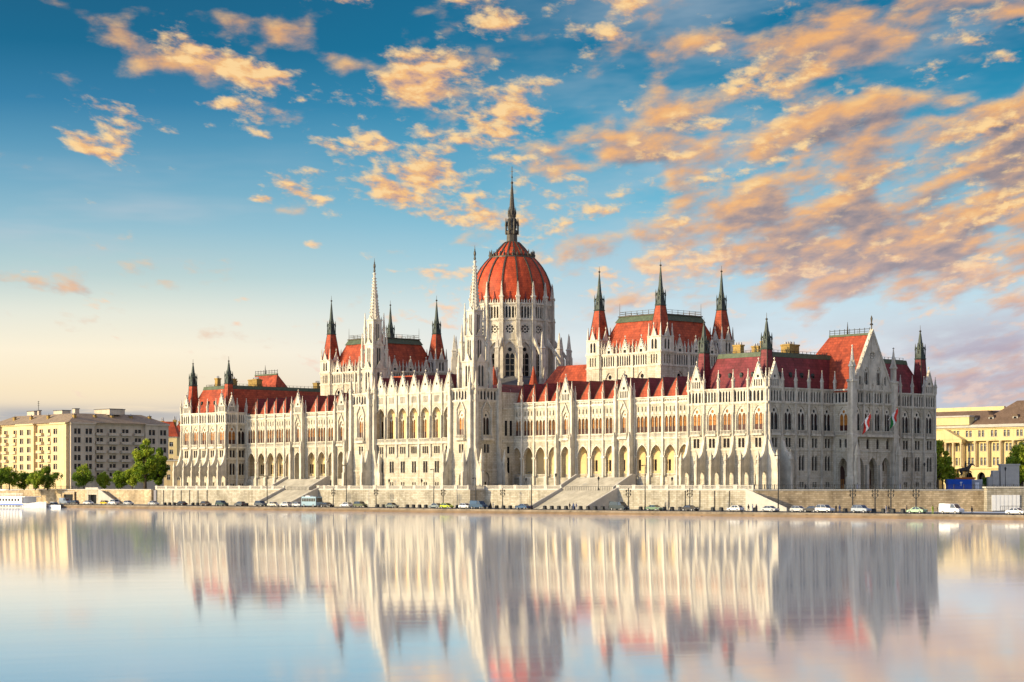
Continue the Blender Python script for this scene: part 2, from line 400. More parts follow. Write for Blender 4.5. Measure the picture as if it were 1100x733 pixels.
def cornices(mb, fr, s0, s1):
    string(mb, fr, s0, s1, 15.9, .25, .22); string(mb, fr, s0, s1, 27.75, .4, .42)
    string(mb, fr, s0, s1, 31.4, .35, .35); mb.fbox(fr, s0, s1, -.12, .05, G0, 6.1, 'stone2')

def buttress_mesh():
    """sweeping buttress with a low arched passage, origin at wall face on the terrace; -y = outward"""
    mb = MB(); D_ = 3.5
    prof = [(0, -D_), (6.6, -D_), (7.0, -D_+.25), (7.7, -2.6), (8.7, -1.85), (10.2, -1.2), (12.0, -.75), (14.0, -.45), (14.4, 0)]
    outer = [(y, z) for z, y in prof] + [(0, 0)]
    f = Fr(.42, 0, PI/2)
    hole = arch(-1.25, 1.7, .02, 5.0, 4)
    mb.plate(f, outer, [hole], .84, 'stone2'); mb.plate(f, outer, [hole], 0, 'stone2', dep=.84)
    for (a, b) in zip(outer, outer[1:]+outer[:1]): mb.poly([f(a[0], 0, a[1]), f(b[0], 0, b[1]), f(b[0], .84, b[1]), f(a[0], .84, a[1])], 'stone2')
    mb.box(-.55, .55, -D_-.12, -D_+.9, 0, 1.3, 'stone2')
    mb.box(-.52, .52, -D_-.1, -D_+.8, 5.9, 6.2, 'stone2')
    mb.sq(0, -D_+.45, [(.34, 6.2), (.34, 7.6), (.46, 7.7), (.05, 10.0)], 'stone2')
    for z in (2.6, 4.3): mb.box(-.48, .48, -D_-.06, -D_+.3, z, z+.14, 'stone2')
    return mb.mesh('buttress')
BUT = buttress_mesh()

def strip(mb, fr, s, z0=16.0, z1=31.9, w=.48, p=.4):
    mb.fbox(fr, s-w/2, s+w/2, -p, .02, z0, z1, 'stone2')
    mb.fbox(fr, s-w*.3, s+w*.3, -p-.2, -p+.01, z0+2, z0+9.5, 'stone2')
    mb.fbox(fr, s-w*.65, s+w*.65, -p-.3, .02, z0-.3, z0+.05, 'stone2')

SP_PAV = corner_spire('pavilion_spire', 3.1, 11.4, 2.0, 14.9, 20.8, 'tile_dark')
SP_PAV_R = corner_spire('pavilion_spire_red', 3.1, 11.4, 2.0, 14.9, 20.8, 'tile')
GABP = gable_mesh(4.9, 6.0, slits=4)

def mansard(par, x0, x1, y0, y1, z0, z1, inset, k, dormers=(), hollow=()):
    mb = MB()
    mb.loft([[(x0, y0, z0), (x1, y0, z0), (x1, y1, z0), (x0, y1, z0)],
             [(x0+inset, y0+inset, z1), (x1-inset, y0+inset, z1), (x1-inset, y1-inset, z1), (x0+inset, y1-inset, z1)]], k, False)
    r = par and mb.build('roof', par)
    mc = MB()
    mc.box(x0+inset, x1-inset, y0+inset, y1-inset, z1-.2, z1+.02, 'flat')
    mc.loft([[(x0+inset-.4, y0+inset-.4, z1-.7), (x1-inset+.4, y0+inset-.4, z1-.7), (x1-inset+.4, y1-inset+.4, z1-.7), (x0+inset-.4, y1-inset+.4, z1-.7)],
             [(x0+inset-.15, y0+inset-.15, z1+.45), (x1-inset+.15, y0+inset-.15, z1+.45), (x1-inset+.15, y1-inset+.15, z1+.45), (x0+inset-.15, y1-inset+.15, z1+.45)]], 'coppertrim', False)
    mc.build('roof_edge', par)
    return r
def dormer_mesh():
    mb = MB(); mb.box(-.4, .4, -.2, 1.2, 0, .7, 'copper'); mb.extr([(-.55, -.3, .7), (.55, -.3, .7), (0, -.3, 1.3)], (0, 1.6, 0), 'copper')
    mb.box(-.25, .25, -.26, -.2, .1, .6, 'glass'); return mb.mesh('dormer')
DOR = dormer_mesh()
def chimney(par, x, y, z, lx, ly, h, n=3):
    mb = MB(); mb.box(-lx/2, lx/2, -ly/2, ly/2, 0, h*.8, 'chimney'); mb.box(-lx/2-.15, lx/2+.15, -ly/2-.15, ly/2+.15, h*.8, h*.92, 'chimney')
    mb.box(-lx/2-.1, lx/2+.1, -ly/2-.1, ly/2+.1, h*.3, h*.36, 'chimney')
    for i in range(n): mb.prof((i-(n-1)/2)*lx/n, 0, 8, [(.26, h*.92), (.3, h*1.0), (.22, h*1.12)], 'grey')
    mb.build('chimney', par, (x, y, z))

def end_pavilion(u0, mirror):
    """block 27.5 wide, 69 deep; the open end faces +u (right) or -u (left, mirrored)"""
    Wd = 27.5; D = 69.0
    mb = MB()
    par = link('end_pavilion', None, PAR); 
    par.empty_display_size = .5
    # river front
    fr = Fr(u0, 0, 0)
    cs = [3.3, 8.4, 13.5, 18.6, 23.7] if not mirror else [3.8, 8.9, 14.0, 19.1, 24.2]
    edges = [0] + [(cs[i]+cs[i+1])/2 for i in range(4)] + [Wd]
    for i, c in enumerate(cs): 
        mbw = edges[i+1]-edges[i]; cc = (edges[i]+edges[i+1])/2
        bay(mb, par, fr, cc, mbw)
    cornices(mb, fr, -.3, Wd+.3)
    for i, e in enumerate(edges):
        e2 = min(max(e, .35), Wd-.35)
        strip(mb, fr, e2)
        b = link('buttress', BUT, par, (u0+e2, 0, G0))
        link('pinnacle', PIN, par, (u0+e2, -.25, 31.75))
    for s in (edges[0]+edges[1], edges[4]+edges[5]):
        link('gable', GABP, par, (u0+s/2, -.1, 31.75))
    # inner return, facing along the river front
    if mirror:                   # faces +u
        fr2 = Fr(u0+Wd, 0, PI/2)
        for c in (2.25, 6.0): bay(mb, par, fr2, c+.1, 3.9 if c < 3 else 3.8, False, c < 3)
        mb.panel(fr2, 7.9+.1, D, 28, 31.4, [], 0, 'stone'); cornices(mb, fr2, 0, 8.2); strip(mb, fr2, 4.2, 6); strip(mb, fr2, 7.9, 6)
        link('pinnacle', PIN, par, fr2(4.2, -.25, 31.75)); link('pinnacle', PIN, par, fr2(7.9, -.25, 31.75))
        link('gable', gable_mesh(3.6, 5.2, slits=3), par, fr2(2.2, -.1, 31.75), PI/2)
        # left end wall, plain
        mb.panel(Fr(u0, D, -PI/2), 0, D, G0, 31.4, [], 0, 'stone')
    else:
        fr2 = Fr(u0, 8.0, -PI/2)
        mb.panel(fr2, 0, 8.0, G0, 31.4, [], 0, 'stone'); cornices(mb, fr2, 0, 8)
        mb.panel(Fr(u0, D, -PI/2), 0, D-8, 28, 31.4, [], 0, 'stone')
        # the long end facade, facing +u
        fe = Fr(u0+Wd, 0, PI/2)
        vs = [2.8+5.15*i for i in range(5)] + [69-2.8-5.15*i for i in range(4, -1, -1)]
        eg = [0.0]+[(vs[i]+vs[i+1])/2 for i in range(4)]+[26.0]
        eg2 = [43.0]+[(vs[i]+vs[i+1])/2 for i in range(5, 9)]+[69.0]
        for E_ in (eg, eg2):
            for i in range(5): bay(mb, par, fe, (E_[i]+E_[i+1])/2, E_[i+1]-E_[i], False, False)
            cornices(mb, fe, E_[0]-(.3 if E_[0] == 0 else 0), E_[-1])
            for e in E_:
                e2 = min(max(e, .35), 68.65)
                strip(mb, fe, e2, 6.2 if e > 1 else 16)
                link('pinnacle', PIN, par, fe(e2, -.25, 31.75), PI/2)
        mb.panel(fe, 26, 43, G0, 31.4, [], 0, 'stone')
        link('gable', GABP, par, fe(2.7, -.1, 31.75), PI/2); link('gable', GABP, par, fe(66.2, -.1, 31.75), PI/2)
        # sloping corner buttresses on the end facade
        for e in (.35, 5.4): link('buttress', buttress_small, par, fe(e, 0, G0), PI/2)
        mb.panel(Fr(u0, D, 0), 0, Wd, G0, 31.4, [], 0, 'stone')
        porch(par, fe)
    mb.box(u0+.5, u0+Wd-.5, .6, D-.5, 29.5, 29.9, 'flat')
    wall = mb.build('facade_wall', par)
    # roofs
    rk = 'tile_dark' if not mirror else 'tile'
    zt = 40.6
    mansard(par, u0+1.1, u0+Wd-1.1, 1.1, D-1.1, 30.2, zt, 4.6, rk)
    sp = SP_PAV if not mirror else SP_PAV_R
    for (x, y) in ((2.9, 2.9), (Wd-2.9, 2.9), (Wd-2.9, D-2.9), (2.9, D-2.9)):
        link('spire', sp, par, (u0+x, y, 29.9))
    for i in range(4): link('dormer', DOR, par, (u0+8+i*3.9, 3.1, 34.6))
    if not mirror:
        for i in range(4): link('dormer', DOR, par, (u0+Wd-3.1, 8+i*4.4, 34.6), PI/2)
    # railings on the flat roof
    rl = MB()
    xa, xb, ya, yb = u0+6.2, u0+Wd-6.2, 6.2, D-6.2
    for (p, q) in (((xa, ya), (xb, ya)), ((xb, ya), (xb, yb)), ((xa, ya), (xa, yb))):
        n = int(math.dist(p, q)/1.6)
        for i in range(n+1):
            x = p[0]+(q[0]-p[0])*i/n; y = p[1]+(q[1]-p[1])*i/n
            rl.box(x-.05, x+.05, y-.05, y+.05, zt, zt+1.15, 'iron')
        for z in (.55, 1.1): rl.tube((*p, zt+z), (*q, zt+z), .045, 'iron', 4)
    rl.build('roof_railing', par)
    # chimneys
    X = lambda x: u0+(Wd-x if mirror else x)
    for (x, y, lx, ly, h, n) in ((9.5, 9, 2.6, 1.4, 3.2, 3), (18.5, 9, 1.6, 1.4, 3.8, 2), (20, 16.5, 2.4, 1.6, 3.2, 3), (15.5, 22.5, 3.2, 3.6, 3.6, 4), (8, 18, 2.4, 1.8, 3.4, 3), (9, 50, 3, 2, 3.6, 3), (19, 52, 2.4, 2, 3.6, 3)):
        chimney(par, X(x), y, zt, lx, ly, h, n)
    # tall red cross roof behind the end gable
    g = MB(); ya, yb = 25.6, 43.4; ym = 34.5; zr = 46.4
    xo, xi = (u0+Wd+4.9, u0+10.5) if not mirror else (u0-4.9, u0+Wd-10.5)
    xr = xi+(8.5 if not mirror else -8.5)
    A = (xo, ya, 31); B = (xo, yb, 31); C_ = (xi, yb, 31); D_ = (xi, ya, 31); R0 = (xo, ym, zr); R1 = (xr, ym, zr)
    g.poly([A, D_, R1, R0], 'tile'); g.poly([C_, B, R0, R1], 'tile'); g.poly([D_, C_, R1], 'tile'); g.poly([B, A, R0], 'tile')
    g.build('gable_roof', par)
    rd = MB()
    s_ = 1 if not mirror else -1
    x0, x1 = sorted((xo, xr))
    rd.box(x0, x1, ym-.35, ym+.35, zr-.25, zr+.3, 'coppertrim')
    n = 8
    for i in range(n+1):
        x = x0+(x1-x0)*i/n; rd.box(x-.06, x+.06, ym-.06, ym+.06, zr+.3, zr+1.7, 'iron')
    rd.box(x0, x1, ym-.04, ym+.04, zr+1.3, zr+1.45, 'iron'); rd.box(x0, x1, ym-.04, ym+.04, zr+.7, zr+.8, 'iron')
    rd.tube((x0+(x1-x0)*.45, ym, zr), (x0+(x1-x0)*.45, ym, zr+3.6), .28, 'bronze', 6, .03)
    rd.build('ridge_cresting', par)
    return par

def _bsm():
    mb = MB()
    prof = [(0, -3.4), (5.6, -3.4), (7.2, -3.1), (9.0, -2.4), (10.4, -1.4), (12.4, -.7), (13.4, 0)]
    mb.extr([(-.45, y, z) for z, y in prof]+[(-.45, 0, 0)], (.9, 0, 0), 'stone2')
    mb.sq(0, -2.9, [(.36, 6.0), (.36, 7.8), (.5, 7.9), (.05, 10.4)], 'stone2')
    return mb.mesh('small_buttress')
buttress_small = _bsm()

def porch(par, fe):
    """projecting gabled centre of the end facade"""
    P = 5.9; a, b = 26.0, 43.0
    mb = MB(); f = Fr(fe(a, -P, 0)[0], fe(a, -P, 0)[1], PI/2)      # s from 0..17 along +v
    w = b-a
    # ground arches
    cc = [3.1, 8.5, 13.9]
    mb.panel(f, 0, w, G0, 15.6, [arch(c, 3.6, G0+.05, 14.2) for c in cc], 1.0, 'stone')
    mb.panel(f, 0, w, 15.6, 20.0, [arch(c, 1.15, 16.3, 19.1, 3) for c in (2.4, 6.5, 10.6, 14.7)], .4, 'stone')
    for c in (2.4, 6.5, 10.6, 14.7): put('arched', par, f, c, 16.3, w=1.15, h=2.8, d=.4)
    mb.panel(f, 0, w, 20.0, 28.0, [arch(c, 2.3, 20.9, 27.4) for c in (2.4, 6.5, 10.6, 14.7)], .5, 'stone')
    for c in (2.4, 6.5, 10.6, 14.7): put('big', par, f, c, 20.9, w=2.3, h=6.5, d=.5, lit=False)
    attic(mb, f, 0, w, 28.0, 31.4, 15, lw=.5)
    # gable wall
    mb.plate(f, [(0.4, 31.4), (w-.4, 31.4), (w/2, 47.0)], [circ(w/2, 40.6, 1.15, 12)]+[arch(c, 1.7, 33.0, 37.8, 4) for c in (w/2-2.5, w/2+2.5)]+[arch(c, .9, 33.0, 35.4, 3) for c in (w/2-5.2, w/2+5.2)], .5, 'stone2')
    put('rose', par, f, w/2, 40.6, w=2.3, h=1, d=.5)
    for c in (w/2-2.5, w/2+2.5): put('big', par, f, c, 33.0, w=1.7, h=4.8, d=.5, lit=False)
    for c in (w/2-5.2, w/2+5.2): put('arched', par, f, c, 33.0, w=.9, h=2.4, d=.5, lit=False)
    mb.plate(f, [(0.4, 31.4), (w-.4, 31.4), (w/2, 47.0)], [], 0, 'stone2', dep=.8)
    for s in (-1, 1):
        p = [f(w/2+s*(w/2-.3), -.2, 31.3), f(w/2+s*(w/2+.25), -.2, 31.3), f(w/2, -.2, 47.7), f(w/2, -.2, 46.9)]
        i = Vector((f.i[0], f.i[1], 0)); mb.extr(p, i*1.1, 'stone2')
        for q in range(1, 10):
            s_ = w/2+s*(w/2)*(1-q/10); z = 31.4+15.6*q/10
            mb.fbox(f, s_-.2, s_+.2, 0, .5, z+.2, z+.9, 'stone2')
    mb.sq(*f(w/2, .4, 0)[:2], [(.12, 47.0), (.12, 48.6), (.35, 48.8), (.1, 49.3), (.22, 50.4), (.04, 51.2)], 'bronze')
    string(mb, f, 0, w, 15.6, .3, .3); string(mb, f, 0, w, 27.9, .4, .4); string(mb, f, 0, w, 31.4, .4, .4)
    balustrade(mb, f, .8, w-.8, 19.9, 1.1, -1.0, step=.5); mb.fbox(f, .6, w-.6, -1.25, .02, 19.4, 19.88, 'stone2')
    # sides (left one catches the sun)
    for (ff, hole) in ((Fr(fe(a, 0, 0)[0], fe(a, 0, 0)[1], 0), True), (Fr(fe(b, -P, 0)[0], fe(b, -P, 0)[1], PI), False)):
        mb.panel(ff, 0, P, G0, 15.6, [arch(P/2, 3.4, G0+.05, 14.0)], 1.0, 'stone')
        mb.panel(ff, 0, P, 15.6, 20.0, [rect(P/2-.9, .7, 16.6, 18.8), rect(P/2+.9, .7, 16.6, 18.8)], .4, 'stone')
        mb.panel(ff, 0, P, 20.0, 28.0, [arch(P/2, 2.9, 20.9, 27.2)], .5, 'stone')
        put('pair', par, ff, P/2, 16.6, w=3.6, h=2.2, d=.4, lw=.7); put('big', par, ff, P/2, 20.9, w=2.9, h=6.3, d=.5, lit=True)
        attic(mb, ff, 0, P, 28.0, 31.4, 5, lw=.5); string(mb, ff, 0, P, 15.6, .3, .3); string(mb, ff, 0, P, 27.9, .4, .4); string(mb, ff, 0, P, 31.4, .4, .4)
        balustrade(mb, ff, .8, P-.8, 19.9, 1.0, -.5)
    # corner turrets and piers
    for s in (0.0, w):
        x, y, _ = f(s, -.1, 0)
        mb.sq(x, y, [(1.15, G0), (1.15, 9), (1.0, 9.2), (1.0, 20), (.85, 20.2), (.85, 33.5), (1.05, 33.7), (1.05, 34.2), (.7, 34.3)], 'stone2')
        mb.fbox(f, s-.5, s+.5, -2.4, -1.0, G0, 13.0, 'stone2')
        x2, y2, _ = f(s, -1.8, 0)
        mb.sq(x2, y2, [(.5, 13.0), (.5, 14.6), (.62, 14.7), (.06, 18.2)], 'stone2')
        link('pinnacle', PINL, par, (x, y, 34.2))
    for s in (5.8, 11.2):
        mb.fbox(f, s-.45, s+.45, -.7, .02, G0, 12.2, 'stone2')
    for s in (4.45, 8.5, 12.55):
        mb.fbox(f, s-.22, s+.22, -.4, .02, 20.9, 31.5, 'stone2')
        link('pinnacle', PINS, par, f(s, -.2, 31.7))
    # inner floor/ceiling, shaded hall behind the arches
    x0, y0, _ = f(0.5, 1.1, 0); x1, y1, _ = f(w-.5, P-.1, 0)
    mb.box(min(x0, x1), max(x0, x1), min(y0, y1), max(y0, y1), 15.7, 15.9, 'stone')
    for c in cc: put('door', par, fe, a+c, G0+.02, dep=-.12, w=2.4, h=6.5, d=.05, name='door')
    mb.build('porch', par)
    # flag staffs are separate things

PR = end_pavilion(240.5, False)
PL = end_pavilion(0.0, True)

# ------------------------------------------------------------------ wings
def wing_half(par_, place):
    """place(s) maps distance from the outer pavilion to u; s grows towards the centre"""
    pass
GABW = gable_mesh(5.2, 6.4, slits=5)
FLOOR = 9.1
def tent_mesh(w, h, dpt):
    """steep hipped tent roof over one bay; origin at front centre of its foot"""
    mb = MB()
    A = (-w/2, 0, 0); B = (w/2, 0, 0); C_ = (w/2, dpt, 0); D_ = (-w/2, dpt, 0); R = (0, 1.9, h); S = (0, dpt, h)
    mb.poly([A, B, R], 'tile'); mb.poly([B, C_, S, R], 'tile_dark'); mb.poly([D_, A, R, S], 'tile'); mb.poly([C_, D_, S], 'tile')  # right slope darker: its shade is painted in with the dark tile
    mb.tube(A, R, .09, 'copper', 4); mb.tube(B, R, .09, 'copper', 4)
    return mb.mesh('tent_roof')
TENT = tent_mesh(5.0, 5.9, 8.5)
_tent = {}
def wing(u0, u1, arcs, gables):
    """arcs: centres of the plain bays; gables: centres of the gabled bays"""
    par = link('arcade_wing', None, PAR); par.empty_display_size = .5
    mb = MB(); fr = Fr(0, 8.0, 0)
    items = sorted([(c, 0) for c in arcs]+[(c, 1) for c in gables])
    edges = [u0]
    for i in range(len(items)-1):
        (c0, g0), (c1, g1) = items[i], items[i+1]
        h0 = 3.3 if g0 else None; h1 = 3.3 if g1 else None
        edges.append(c0+h0 if g0 else (c1-h1 if g1 else (c0+c1)/2))
    edges.append(u1)
    for (c, g), a, b in zip(items, edges[:-1], edges[1:]):
        w = b-a; c = (a+b)/2
        dp = -1.0 if g else 0.0
        mb.panel(fr, a, b, G0, FLOOR, [], 0, 'wall', dep=dp-.1)
        aw = min(4.1, w-1.05) if not g else 3.5
        mb.panel(fr, a, b, FLOOR, 20.0, [arch(c, aw, FLOOR+.02, 17.9, 5, .78)], .8-dp, 'stone', dep=dp)
        # arch mould
        mo = arch(c, aw+.5, FLOOR+.02, 18.3, 5, .78)
        mi_ = arch(c, aw+.02, FLOOR+.02, 17.95, 5, .78)
        for i in range(1, len(mo)-1):
            p, q = mo[i], mo[i+1]; p2, q2 = mi_[i], mi_[i+1]
            mb.poly([fr(p[0], dp-.14, p[1]), fr(q[0], dp-.14, q[1]), fr(q2[0], dp-.14, q2[1]), fr(p2[0], dp-.14, p2[1])], 'stone2')
            mb.poly([fr(p[0], dp-.14, p[1]), fr(q[0], dp-.14, q[1]), fr(q[0], dp, q[1]), fr(p[0], dp, p[1])], 'stone2')
        if g:
            mb.panel(fr, a, b, 20.0, 30.3, [arch(c, 2.3, 21.2, 27.6)], .9, 'stone', dep=dp)
            put('big', par, fr, c, 21.2, dep=dp+.2, w=2.3, h=6.4, d=.5)
            for s in (-1, 1):
                mb.fbox(fr, c+s*1.45-.14, c+s*1.45+.14, dp-.35, dp, 20.5, 27.4, 'stone2')
                mb.extr([fr(c, dp-.4, 29.6), fr(c+s*1.8, dp-.4, 26.6), fr(c+s*1.8, dp-.4, 27.0), fr(c, dp-.4, 30.2)], Vector((0, .4, 0)), 'stone2')
            balustrade(mb, fr, c-1.7, c+1.7, 20.1, 1.0, dp-.7); mb.fbox(fr, c-1.8, c+1.8, dp-.9, dp, 19.6, 20.07, 'stone2')
            for s in (a+.35, b-.35):
                mb.fbox(fr, s-.5, s+.5, dp-1.3, dp+.02, G0, 17.5, 'stone2'); mb.fbox(fr, s-.38, s+.38, dp-.75, dp+.02, 17.5, 31.5, 'stone2')
                mb.sq(s, 8+dp-1.0, [(.42, 17.5), (.42, 18.6), (.52, 18.7), (.06, 21.6)], 'stone2')
                link('pinnacle', PIN, par, (s, 8+dp-.3, 31.4))
            for s in (a, b): mb.poly([fr(s, dp, G0), fr(s, 0, G0), fr(s, 0, 30.3), fr(s, dp, 30.3)], 'stone')
            link('gable', GABW, par, (c, 8+dp-.05, 30.6))
            mb.fbox(fr, a, b, dp-.35, .02, 30.3, 30.65, 'stone2')
            r = MB(); r.poly([(c-2.6, 7.4, 30.6), (c, 7.4, 36.6), (c, 18, 36.6), (c-2.6, 18, 30.6)], 'tile'); r.poly([(c+2.6, 7.4, 30.6), (c, 7.4, 36.6), (c, 18, 36.6), (c+2.6, 18, 30.6)], 'tile_dark')  # dark tile on the right slope paints its shaded side
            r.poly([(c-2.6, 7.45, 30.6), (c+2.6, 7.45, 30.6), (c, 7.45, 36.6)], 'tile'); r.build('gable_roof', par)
        else:
            mb.panel(fr, a, b, 20.0, 26.2, [arch(c+q*1.45, 1.2, 21.3, 25.8, 3) for q in (-1, 0, 1)], .42, 'stone')
            put('triple', par, fr, c, 21.3, w=4.2, h=4.5, d=.42, sp=1.45, lw=1.2)
            mb.panel(fr, a, b, 26.2, 29.3, [arch(c+q*1.42, .42, 26.9, 28.4, 2) for q in (-1, 0, 1)], .3, 'stone')
            for q in (-1, 0, 1):
                mb.fbox(fr, c+q*1.42-.22, c+q*1.42+.22, .3, .36, 26.8, 28.5, 'glass')
                mb.extr([fr(c+q*1.42-.6, -.1, 26.1), fr(c+q*1.42+.6, -.1, 26.1), fr(c+q*1.42, -.1, 27.0)], Vector((0, .1, 0)), 'stone2')
            attic(mb, fr, a, b, 29.3, 30.6, 9, lw=.3)
            balustrade(mb, fr, a+.3, b-.3, 20.1, 1.0, -.1, step=.42)
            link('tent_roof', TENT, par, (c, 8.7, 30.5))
        string(mb, fr, a, b, 19.6, .35, .3, dep=dp); string(mb, fr, a, b, 29.1, .3, .3, dep=dp) if not g else None
        if not g: mb.fbox(fr, a, b, -.4, .5, 30.6, 30.9, 'stone2')
    for e in edges:
        mb.fbox(fr, e-.3, e+.3, -.45, .02, G0, 31.2, 'stone2'); mb.fbox(fr, e-.55, e+.55, -.75, .02, G0, 9.6, 'stone2')
        for q in (-.5, .5): mb.tube(fr(e+q, .1, 9.6), fr(e+q, .1, 14.6), .17, 'stone2', 6)
        mb.fbox(fr, e-.75, e+.75, -.5, .05, 14.5, 14.9, 'stone2')
        link('pinnacle', PINW, par, (e, 7.7, 31.0))
    # loggia interior
    mb.box(u0, u1, 9.2, 12.6, FLOOR-.2, FLOOR, 'cap'); mb.box(u0, u1, 9.15, 12.6, 18.5, 18.8, 'plaster')
    bk = Fr(0, 12.6, 0)
    for k, ((c, g), a, b) in enumerate(zip(items, edges[:-1], edges[1:])):
        c = (a+b)/2
        kind = k % 4
        blank = (u0 > 134 and (c < 187 or c > 222)) or (u0 < 134 and c > 1e9)
        if blank and not (u0 > 134 and abs(c-(items[-3][0])) < 1):
            mb.panel(bk, a, b, FLOOR, 18.5, [], 0, 'plaster'); 
        else:
            mb.panel(bk, a, b, FLOOR, 18.5, [rect(c-.62, .95, 10.9, 14.0), rect(c+.62, .95, 10.9, 14.0), circ(c, 16.4, .62, 10), rect(c-.62, .8, 9.3, 10.3), rect(c+.62, .8, 9.3, 10.3)], .3, 'plaster')
            put('pair', par, bk, c, 10.9, w=2.48, h=3.1, d=.3, lw=.95)
            mb.fbox(bk, c-1.2, c+1.2, .31, .36, 9.2, 10.4, 'glass'); mb.fbox(bk, c-.7, c+.7, .31, .36, 15.7, 17.1, 'glass')
        mb.fbox(bk, a-.2, a+.2, -.25, .02, FLOOR, 18.5, 'stone2')
    mb.box(u0, u0+.3, 8.2, 12.6, FLOOR, 18.5, 'stone'); mb.box(u1-.3, u1, 8.2, 12.6, FLOOR, 18.5, 'stone')
    for (c, g), a, b in zip(items, edges[:-1], edges[1:]): balustrade(mb, fr, a+.6, b-.6, FLOOR+.01, 1.0, .6, step=.4)
    mb.box(u0, u1, 12.9, 46, G0, 29.2, 'stone'); mb.box(u0, u1, 8.6, 12.95, 29.4, 30.2, 'flat'); mb.box(u0, u1, 9.0, 12.9, 20, 20.3, 'stone')
    mb.build('facade_wall', par)
    r = MB()
    r.poly([(u0, 14.5, 31), (u1, 14.5, 31), (u1, 20, 33.9), (u0, 20, 33.9)], 'tile_dark'); r.poly([(u0, 20, 33.9), (u1, 20, 33.9), (u1, 30, 31), (u0, 30, 31)], 'tile_dark')
    r.box(u0, u1, 19.8, 20.2, 33.8, 34.1, 'coppertrim')
    r.poly([(u0, 12.9, 29.2), (u1, 12.9, 29.2), (u1, 14.5, 31.05), (u0, 14.5, 31.05)], 'copper')
    r.build('roof', par)
    return par
LA = [31.1, 36.4, 41.7, 47.0, 52.2, 64.7, 70.1, 75.5, 88.0, 93.3, 98.6, 103.5]; LG = [58.4, 81.8]
wing(27.5, 106.0, LA, LG)
wing(162.0, 240.5, [268-x for x in LA], [268-x for x in LG])

